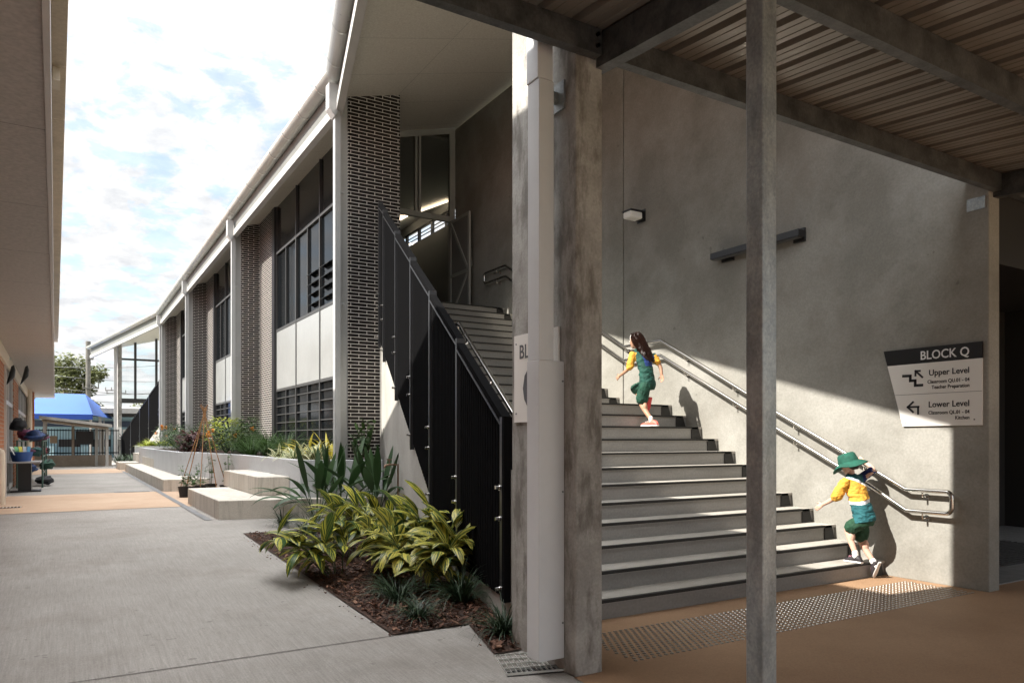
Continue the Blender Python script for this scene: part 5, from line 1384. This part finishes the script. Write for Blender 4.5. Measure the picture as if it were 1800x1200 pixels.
for i, (x, y) in enumerate(((4.62,12.72),(4.45,12.55))):
    T = thing('cane_plant', ['dark leafy cane plant against the brick fin','smaller leafy cane plant beside the white downpipe'][i], 'plant', (x,y,ZS), 'leafy canes at the fin foot'); m = MB(); s = MB(); L0 = Vector((x,y,ZS))
    for c_ in range(5):
        a = random.uniform(0,6.28); tp = L0 + Vector((.16*math.cos(a), .10*math.sin(a), random.uniform(.45,.75)-(.15*i))); s.tube([L0, tp], .007, 5)
        for j in range(6): m.leaf(L0.lerp(tp, .3+.14*j), a + j*2.2, random.uniform(.5,1.2), .20, .065, .6, 6, .2)
    m.build('leaves', m_strap if i else m_shrub, T); s.build('stems', m_stem, T)
for i, (x, y) in enumerate(((3.2,37.0),(3.7,37.2),(4.2,37.0),(3.6,38.6))):
    grass_clump('lime_clump', (x,y,1.1), 90, .55, ['lime green clump at the left end of the small far planter','lime green clump in the middle of the small far planter','lime green clump at the right end of the small far planter','lime green clump at the back of the small far planter'][i], 'plant', m_lime, 'lime green clumps in the far planter', .2, .05, 1.3, (.5,1.4))
for i, (x, y) in enumerate(((2.35,41.5),(2.7,44.0),(3.0,42.5))):
    grass_clump('dark_clump', (x,y,.2), 60, .8, ['dark clump nearest the gate shelter','dark clump at the far pier foot','dark clump under the far balustrade'][i], 'plant', m_mondo, 'dark clumps by the far pier', .2, .04, 1.2, (.6,1.4))

# ================================================================== PEOPLE
def skinmat(name, c):
    m, n, b = M(name); b.inputs['Base Color'].default_value = rgb(c); b.inputs['Roughness'].default_value = .55
    b.inputs['Subsurface Weight'].default_value = .12; b.inputs['Subsurface Radius'].default_value = (.02,.008,.005); return m
def cloth(name, c, v=.25): return noisy(name, tuple(k*(1-v) for k in c), tuple(min(1,k*(1+v)) for k in c), 14, .8, .35, 160, bdist=.012, fineamt=.15)
def limb(m, pts, rads, n=12, flat=1.0):
    """smooth tapering limb through the joints"""
    P = [Vector(p) for p in pts]; Q = []; Rr = []
    for i in range(len(P)-1):
        p0 = P[max(0,i-1)]; p1 = P[i]; p2 = P[i+1]; p3 = P[min(len(P)-1,i+2)]
        for k in range(5):
            t = k/5; 
            Q.append(.5*((2*p1)+(p2-p0)*t+(2*p0-5*p1+4*p2-p3)*t*t+(3*p1-p0-3*p2+p3)*t**3)); Rr.append(rads[i]*(1-t)+rads[i+1]*t)
    Q.append(P[-1]); Rr.append(rads[-1])
    m.tube(Q, Rr, n)
    m.ball(P[0], rads[0], n=10, m=6); m.ball(P[-1], rads[-1], n=10, m=6)
def hand(m, wrist, d, side, palm_n, L=.125, curl=.5):
    """palm, four fingers and a thumb; d = direction of the hand, side = thumb side"""
    w = Vector(wrist); d = Vector(d).normalized(); s = Vector(side); s = (s - d*s.dot(d)).normalized(); nn = Vector(palm_n); nn = (nn - d*nn.dot(d) - s*nn.dot(s)).normalized()
    m.loft([(w, s*.019, nn*.015),(w+d*L*.25, s*.026, nn*.013),(w+d*L*.5, s*.029, nn*.012),(w+d*L*.56, s*.024, nn*.009)], 10)
    for i, (o, ln) in enumerate(((.022,.42),(.008,.48),(-.007,.45),(-.021,.35))):
        p = w + d*L*.50 + s*o; pts = [p - d*.012]; e = d.copy()
        for k in range(3):
            e = (e + nn*(curl*(.55+.15*k))).normalized(); p = p + e*L*ln/2.6; pts.append(p)
        m.tube(pts, [.0075,.0072,.0066,.0055], 7); m.ball(pts[-1], .0055, n=6, m=4)
    p = w + d*L*.14 + s*.020; q = p + (d*.55+s*.75+nn*.25).normalized()*L*.28; r = q + (d*.9+s*.2+nn*.4).normalized()*L*.24
    m.tube([p, q, r], [.0095,.0085,.0062], 7); m.ball(r, .0062, n=6, m=4)
def head(m, c, f, up, s=1.0):
    """skull, jaw, nose, ears and lips; c = middle of the head, f = facing"""
    c = Vector(c); f = Vector(f).normalized(); up = Vector(up); up = (up - f*up.dot(f)).normalized(); l = up.cross(f)
    R_ = lambda z, a, b, o: (c + up*z*s + f*o*s, l*a*s, f*b*s)
    m.loft([R_(.108,.018,.02,-.01), R_(.098,.042,.05,-.012), R_(.07,.062,.078,-.010), R_(.03,.069,.087,-.006), R_(-.005,.068,.085,-.002), R_(-.035,.061,.074,.006), R_(-.065,.050,.058,.018), R_(-.09,.036,.038,.030), R_(-.102,.018,.02,.036)], 18)
    m.loft([R_(.012,.007,.006,.083), R_(-.008,.010,.011,.090), R_(-.024,.013,.012,.092), R_(-.031,.006,.005,.086)], 8)
    m.loft([R_(-.050,.017,.006,.076), R_(-.058,.018,.008,.076), R_(-.066,.014,.005,.073)], 8)
    for sd in (-1, 1):
        e = c + l*.069*sd*s - f*.010*s - up*.005*s
        m.loft([(e+up*.027*s, f*.010*s, l*.006*s),(e+up*.012*s+l*.006*sd*s, f*.017*s, l*.007*s),(e-up*.010*s+l*.004*sd*s, f*.013*s, l*.007*s),(e-up*.026*s, f*.007*s, l*.005*s)], 8)
def eyes(c, f, up, s, parent):
    c = Vector(c); f = Vector(f).normalized(); up = Vector(up); up = (up - f*up.dot(f)).normalized(); l = up.cross(f)
    for sd in (-1, 1):
        e = c + l*.030*sd*s + f*.072*s + up*.006*s
        m = MB(); m.ball(e, .011*s, n=10, m=6, mi=0); m.ball(e+f*.0065*s, .0058*s, n=8, m=5, mi=1); m.build('eye', [m_eyew, m_eyeb], parent)
        m = MB(); m.tube([e+up*.020*s-l*.016*s+f*.004*s, e+up*.024*s+f*.008*s, e+up*.020*s+l*.016*s+f*.002*s], .0035*s, 6); m.build('eyebrow', m_hair, parent)
m_eyew = plain('eye_white', (.75,.73,.70), .3); m_eyeb = plain('eye_brown', (.03,.015,.01), .2)
m_hair = noisy('dark_hair', (.010,.006,.005), (.030,.016,.012), 40, .45, .4, 200, stretch=(3,3,.5))
m_hairw = leafmat('hair_strand', (.012,.006,.005), (.055,.022,.015), rough=.4, trans=.05)
def shoe(name, parent, heel, toe, up, mats, w=.040, h=.075):
    """heel and toe = sole points"""
    a, b = Vector(heel), Vector(toe); d = (b-a); L = d.length; d.normalize(); up = Vector(up); up = (up - d*up.dot(d)).normalized(); s = d.cross(up)
    m = MB()
    prof = [(0,.62,.35,.9),(.10,.80,.85,1),(.3,.80,1.0,1),(.48,.86,.80,1),(.7,1.0,.56,1),(.88,.85,.42,.9),(1.0,.4,.25,.5)]
    m.loft([(a+d*L*t+up*(.014+h*hh*.5), s*w*ww, up*h*hh*.5) for t, ww, hh, _ in prof], 14, mi=0)
    o = m.build(name, mats[0], parent)
    m = MB(); m.loft([(a+d*L*(t*1.03-.015)+up*.010, s*w*ww*1.08, up*.0115) for t, ww, hh, _ in prof], 14); m.build('sole', mats[1], o)
    m = MB()
    for t in (.50,.60,.70):
        m.tube([a+d*L*t+up*(.014+h*(.86-t*.42))-s*w*.45, a+d*L*(t+.02)+up*(.022+h*(.98-t*.52)), a+d*L*t+up*(.014+h*(.86-t*.42))+s*w*.45], .0035, 5)
    m.build('laces', mats[2], o)
    return o
# ---------------------------------------------------------------- girl
sk1 = skinmat('skin_tan', (.42,.235,.15))
X0 = 6.80
def gp_(u, v, x): return onX(u, v, x)
GL = thing('person', 'child with long wavy dark hair in green and yellow uniform running up the stair', 'person', (6.78, 7.6, 1.65))
hc = gp_(1117,599,6.80); nk = gp_(1122,613,6.80); ch = gp_(1131,633,6.80); wa = gp_(1136,652,6.80); hp = gp_(1138,672,6.80)
lsh, lel, lwr = gp_(1112,624,6.68), gp_(1107,645,6.61), gp_(1090,660,6.60)
rsh, rel, rwr = gp_(1149,627,6.93), gp_(1160,643,6.99), gp_(1163,658,6.99)
lhp, lkn, lan = gp_(1134,680,6.735), gp_(1127,706,6.73), gp_(1144,736,6.74)
rhp, rkn, ran = gp_(1133,678,6.865), gp_(1115,685,6.88), gp_(1138,703,6.88)
F = Vector((-.18, 1, -.12)).normalized(); UP = Vector((0, .12, 1)).normalized(); LT = Vector((-1, -.15, 0)).normalized()
bod = MB()
head(bod, hc, F, UP, .98)
limb(bod, [nk+Vector((0,-.01,-.02)), hc-UP*.05-F*.01], [.036,.034])
def ell(c, a, b): return (c, LT*a, (F-Vector((0,0,F.z)))*b)
bod.loft([ell(nk,.045,.04), ell(nk.lerp(ch,.4),.095,.058), ell(ch,.108,.072), ell(wa,.092,.068), ell(hp,.105,.08), ell(hp-Vector((0,0,.05)),.08,.07)], 16)
limb(bod, [lsh, lel, lwr], [.036,.029,.020]); limb(bod, [rsh, rel, rwr], [.036,.029,.020])
limb(bod, [lhp, lkn, lan], [.062,.042,.027]); limb(bod, [rhp, rkn, ran], [.062,.042,.027])
for kn, hp_, an in ((lkn,lhp,lan),(rkn,rhp,ran)):
    cf = kn.lerp(an,.32); bod.ball(cf - F*.012, .036, .036, .07)
lan2 = Vector((6.74, nose_y(10)+.13, 1.73))
limb(bod, [lan, lan.lerp(Vector((lan.x,lan.y-.03,1.70)),1)], [.027,.026])
hand(bod, lwr, lwr-lel, (0,.2,1), (.6,-.2,-.2), .12, .55); hand(bod, rwr, rwr-rel, (-.2,1,0), (-1,0,.1), .12, .5)
gb = remeshed(bod, 'body', sk1, GL, .0058, 4)
eyes(hc, F, UP, .98, GL)
gG = cloth('uniform_green', (.010,.060,.045)); gY = cloth('uniform_yellow', (.66,.33,.04)); gB = cloth('uniform_blue', (.015,.04,.17)); gD = cloth('shorts_green', (.008,.052,.032))
sh_ = MB()
sh_.loft([ell(nk+UP*.004,.05,.046), ell(nk.lerp(ch,.3),.098,.066), ell(ch,.122,.088), ell(wa,.112,.086), ell(hp+Vector((0,0,.02)),.124,.098), ell(hp-Vector((0,0,.055)),.130,.105)], 18)
limb(sh_, [lsh, lsh.lerp(lel,.95)], [.052,.056]); limb(sh_, [rsh, rsh.lerp(rel,.55)], [.052,.052])
def gshirt(c, n):
    dl = (c-lsh); ax = (lel-lsh).normalized()
    if dl.dot(ax) > -.035 and (dl - ax*dl.dot(ax)).length < .062 and (c-nk).length > .10 and c.x < 6.715: return 1
    dr = (c-rsh); ax = (rel-rsh).normalized()
    if dr.dot(ax) > -.01 and (dr - ax*dr.dot(ax)).length < .06 and c.x > 6.905: return 1
    if c.y < ch.y and abs(c.x-6.82) < .08 and ch.z-.09 < c.z < ch.z+.06: return 2
    return 0
remeshed(sh_, 'shirt', [gG, gY, gB], GL, .0075, 3, gshirt, wrinkle=.011, wf=(14,14,26))
st_ = MB()
st_.loft([ell(hp+Vector((0,0,.02)),.112,.09), ell(hp-Vector((0,0,.05)),.122,.10), ell(hp-Vector((0,-.01,.10)),.11,.095)], 16)
limb(st_, [lhp, lhp.lerp(lkn,.80)], [.080,.086]); limb(st_, [rhp, rhp.lerp(rkn,.80)], [.080,.080])
remeshed(st_, 'shorts', gD, GL, .0075, 3, wrinkle=.010, wf=(18,18,12))
hr_ = MB()
def hel(o, a, b, f_=0): return (hc + UP*o - F*f_, LT*a, F*b)
hr_.loft([hel(.118,.02,.025,.02), hel(.108,.052,.060,.02), hel(.075,.074,.084,.022), hel(.035,.082,.086,.030), hel(0,.080,.070,.045), hel(-.04,.074,.055,.062), hel(-.08,.076,.055,.09), hel(-.13,.088,.060,.118), hel(-.17,.080,.050,.14), hel(-.22,.094,.060,.165), hel(-.26,.080,.048,.18), hel(-.31,.070,.044,.195), hel(-.345,.02,.018,.20)], 18)
ho = remeshed(hr_, 'hair', m_hair, GL, .007, 2, wrinkle=.012, wf=(38,30,14))
sd = MB()
for i in range(520):
    a = random.uniform(-1.7, 1.7); b = hc - F*.02*0 + UP*random.uniform(.0,.10) + (-F*math.cos(a)*.085 + LT*math.sin(a)*.078)
    pts = [b]; p = b.copy(); ln = random.uniform(.22,.42); ph = random.uniform(0,6.28)
    for k in range(1, 9):
        t = k/8; p = p + (-UP*.9 - F*(.50-.1*t))*ln/8 + LT*math.sin(ph+t*13)*.014 + F*math.cos(ph+t*13)*.014; pts.append(p.copy())
    for q0, q1 in zip(pts[:-1], pts[1:]):
        pass
    w_ = .0065; V = []; U = []
    for k, p in enumerate(pts):
        ww = w_*(1-.75*k/8); V += [p-LT*ww, p+LT*ww]; U += [(0,k/8),(1,k/8)]
    sd.add(V, [(2*k,2*k+1,2*k+3,2*k+2) for k in range(8)], 0, uvs=U, smooth=True)
sd.build('curls', m_hairw, ho)
hb_ = MB(); pts = [hc + (LT*math.cos(a)*.0815 + UP*(.015+math.sin(a)*.0985) + F*.022) for a in [R(x) for x in range(-5, 190, 13)]]
hb_.tube(pts, .0045, 6); hb_.build('headband', m_signw, GL)
pk = plain('shoe_coral', (.80,.16,.12), .55); sw_ = plain('sole_white', (.80,.78,.76), .5); rd = plain('shoe_red', (.55,.05,.05), .55)
yl = nose_y(10)
h1, t1 = Vector((6.74, yl+.0, 1.652)), Vector((6.735, yl+.20, 1.652))
h1 = gp_(1156,748,6.74); t1 = gp_(1128,750,6.74); h1.z = t1.z = 1.652
shoe('shoe', GL, h1, t1, (0,0,1), (pk, sw_, sw_))
sk_ = MB(); limb(sk_, [Vector((lan.x, lan.y-.01, 1.705)), lan+Vector((0,0,.012))], [.031,.030]); sk_.build('sock', m_signw, GL)
h2, t2 = ran + Vector((0,-.075,.03)), ran + Vector((0,-.01,-.15))
o = shoe('shoe', GL, h2, t2, (0,1,.35), (rd, rd, sw_))

# ---------------------------------------------------------------- boy
sk2 = skinmat('skin_fair', (.60,.38,.29))
BY = thing('person', 'child in a green bucket hat and striped shirt at the stair foot, gripping the rail', 'person', (7.25, 4.95, .165))
hc = gp_(1493,816,7.26); nk = gp_(1496,834,7.27); ch = gp_(1504,858,7.275); wa = gp_(1513,886,7.28); hp = gp_(1519,909,7.28)
lsh, lel, lwr = nk.lerp(ch,.55)+Vector((-.118,.02,0)), gp_(1470,872,7.10), gp_(1447,886,7.08)
rsh, rel, rwr = nk.lerp(ch,.40)+Vector((.128,.0,.01)), gp_(1534,826,7.47), gp_(1519,811,7.515)
lhp, lkn, lan = gp_(1510,919,7.215), gp_(1491,929,7.20), gp_(1503,970,7.20)
rhp, rkn, ran = gp_(1516,921,7.345), gp_(1512,946,7.35), gp_(1534,985,7.37)
F = Vector((-.10, 1, -.15)).normalized(); UP = Vector((-.05, .25, 1)).normalized(); LT = Vector((-1, -.1, -.05)).normalized()
TF = Vector((-.05, 1, -.2)).normalized()
bod = MB(); head(bod, hc, F, UP, .98); limb(bod, [nk+Vector((0,-.01,-.02)), hc-UP*.05], [.038,.036])
def ell(c, a, b): return (c, LT*a, TF*b)
bod.loft([ell(nk,.045,.04), ell(nk.lerp(ch,.4),.10,.06), ell(ch,.112,.078), ell(wa,.098,.074), ell(hp,.108,.085), ell(hp-Vector((0,0,.05)),.085,.07)], 16)
limb(bod, [lsh, lel, lwr], [.037,.030,.021]); limb(bod, [rsh, rel, rwr], [.037,.030,.021])
limb(bod, [lhp, lkn, lan], [.060,.041,.027]); limb(bod, [rhp, rkn, ran], [.060,.041,.027])
for kn, an in ((lkn,lan),(rkn,ran)): cf = kn.lerp(an,.32); bod.ball(cf - F*.012, .038, .038, .07)
hand(bod, lwr, lwr-lel, (0,.1,1), (.8,.1,-.3), .125, .35); hand(bod, rwr, (.12,.85,.45), (.0,.5,-1), (1,0,.25), .12, .75)
remeshed(bod, 'body', sk2, BY, .0062, 4)
eyes(hc, F, UP, .98, BY)
bT = cloth('shirt_teal', (.015,.10,.115)); bY = cloth('shirt_yellow', (.66,.34,.045)); bW = cloth('shirt_white', (.72,.74,.78), .1); bN = cloth('shirt_navy', (.015,.03,.14)); bS = cloth('shorts_dark', (.012,.055,.028))
sh_ = MB()
sh_.loft([ell(nk+UP*.004,.055,.05), ell(nk.lerp(ch,.3),.104,.07), ell(ch,.128,.096), ell(wa,.120,.096), ell(hp+Vector((0,0,.02)),.130,.108), ell(hp-Vector((0,0,.05)),.138,.115)], 18)
limb(sh_, [lsh, lsh.lerp(lel,1.0)], [.056,.062]); limb(sh_, [ch.lerp(nk,.45), rsh, rsh.lerp(rel,.85)], [.06,.055,.042])
# stripes woven across the shirt, tilted from shoulder to hip
tl0, tr0 = gp_(1484,838,7.16), gp_(1531,858,7.40)     # upper white band
bl0, br0 = gp_(1496,884,7.16), gp_(1534,876,7.40)     # lower white band
def band(c, a, b): 
    t = (c.x-a.x)/(b.x-a.x); return c.z - (a.z + (b.z-a.z)*t)
def bshirt(c, n):
    if (c-rsh).dot((rel-rsh).normalized()) > .012 and c.x > 7.38: return 3
    dl = (c-lsh); ax = (lel-lsh).normalized()
    if dl.dot(ax) > .02 and (dl - ax*dl.dot(ax)).length < .068 and c.x < 7.175: return 1
    u = band(c, tl0, tr0); d = band(c, bl0, br0)
    if u > .014: return 0
    if u > -.014: return 2
    if d > .018: return 1
    if d > -.018: return 2
    return 0
remeshed(sh_, 'shirt', [bT, bY, bW, bN], BY, .0065, 3, bshirt, wrinkle=.012, wf=(14,14,24))
st_ = MB()
st_.loft([ell(hp+Vector((0,0,.02)),.116,.095), ell(hp-Vector((0,0,.05)),.126,.105), ell(hp-Vector((0,-.01,.10)),.115,.098)], 16)
limb(st_, [lhp, lhp.lerp(lkn,.70)], [.076,.078]); limb(st_, [rhp, rhp.lerp(rkn,.8)], [.076,.078])
remeshed(st_, 'shorts', bS, BY, .0075, 3, wrinkle=.010, wf=(18,18,12))
m_hat = cloth('hat_green', (.010,.085,.058))
ht = MB(); HU = (UP + Vector((-.10,.06,0))).normalized(); HF = (F - HU*F.dot(HU)).normalized(); HL = HU.cross(HF)
def hr3(z, r, s=1): return (hc + HU*z, HL*r, HF*r*1.12)
ht.loft([hr3(.128,.03), hr3(.124,.068), hr3(.105,.084), hr3(.06,.092), hr3(.03,.096), hr3(.018,.125), hr3(-.006,.168), hr3(-.016,.172), hr3(-.012,.165), hr3(.006,.125), hr3(.015,.09)], 28, cap=True)
V = ht.v
for i, p in enumerate(V):
    q = p - hc; an = math.atan2(q.dot(HF), q.dot(HL)); rr = math.hypot(q.dot(HF), q.dot(HL))
    if rr > .11: V[i] = p + HU*(.012*math.sin(an*3+.6) - .02*abs(math.sin(an))*(rr-.1)/.07)
ho = ht.build('hat', m_hat, BY)
m = MB(); m.loft([hr3(.028,.0985), hr3(.048,.0955)], 28, cap=False); m.build('hat_band', cloth('hat_band_green', (.008,.075,.05)), ho)
hr_ = MB(); hr_.loft([(hc+UP*.05-F*.012, LT*.074, F*.086),(hc+UP*.0-F*.025, LT*.072, F*.072),(hc-UP*.045-F*.045, LT*.056, F*.045),(hc-UP*.06-F*.05, LT*.03, F*.03)], 16); hr_.build('hair', m_hair, BY)
bk = plain('shoe_black', (.02,.016,.02), .6); lv = plain('shoe_pink_trim', (.55,.25,.32), .6); gs = plain('shoe_grey_sole', (.55,.52,.50), .6)
h1, t1 = gp_(1515,984,7.20), gp_(1485,985,7.20); h1.z = t1.z = .167
shoe('shoe', BY, h1, t1, (0,0,1), (bk, sw_, lv))
m = MB(); limb(m, [Vector((lan.x, lan.y-.01, .225)), lan+Vector((0,0,.0))], [.033,.032]); m.build('sock', m_signw, BY)
h2, t2 = gp_(1548,989,7.37), gp_(1538,1014,7.37)
shoe('shoe', BY, h2, t2, (-.1,.9,.3), (bk, gs, lv))
m = MB(); limb(m, [ran, h2.lerp(t2,.25)+(ran-h2)*.4], [.034,.034]); m.build('sock', m_signw, BY)
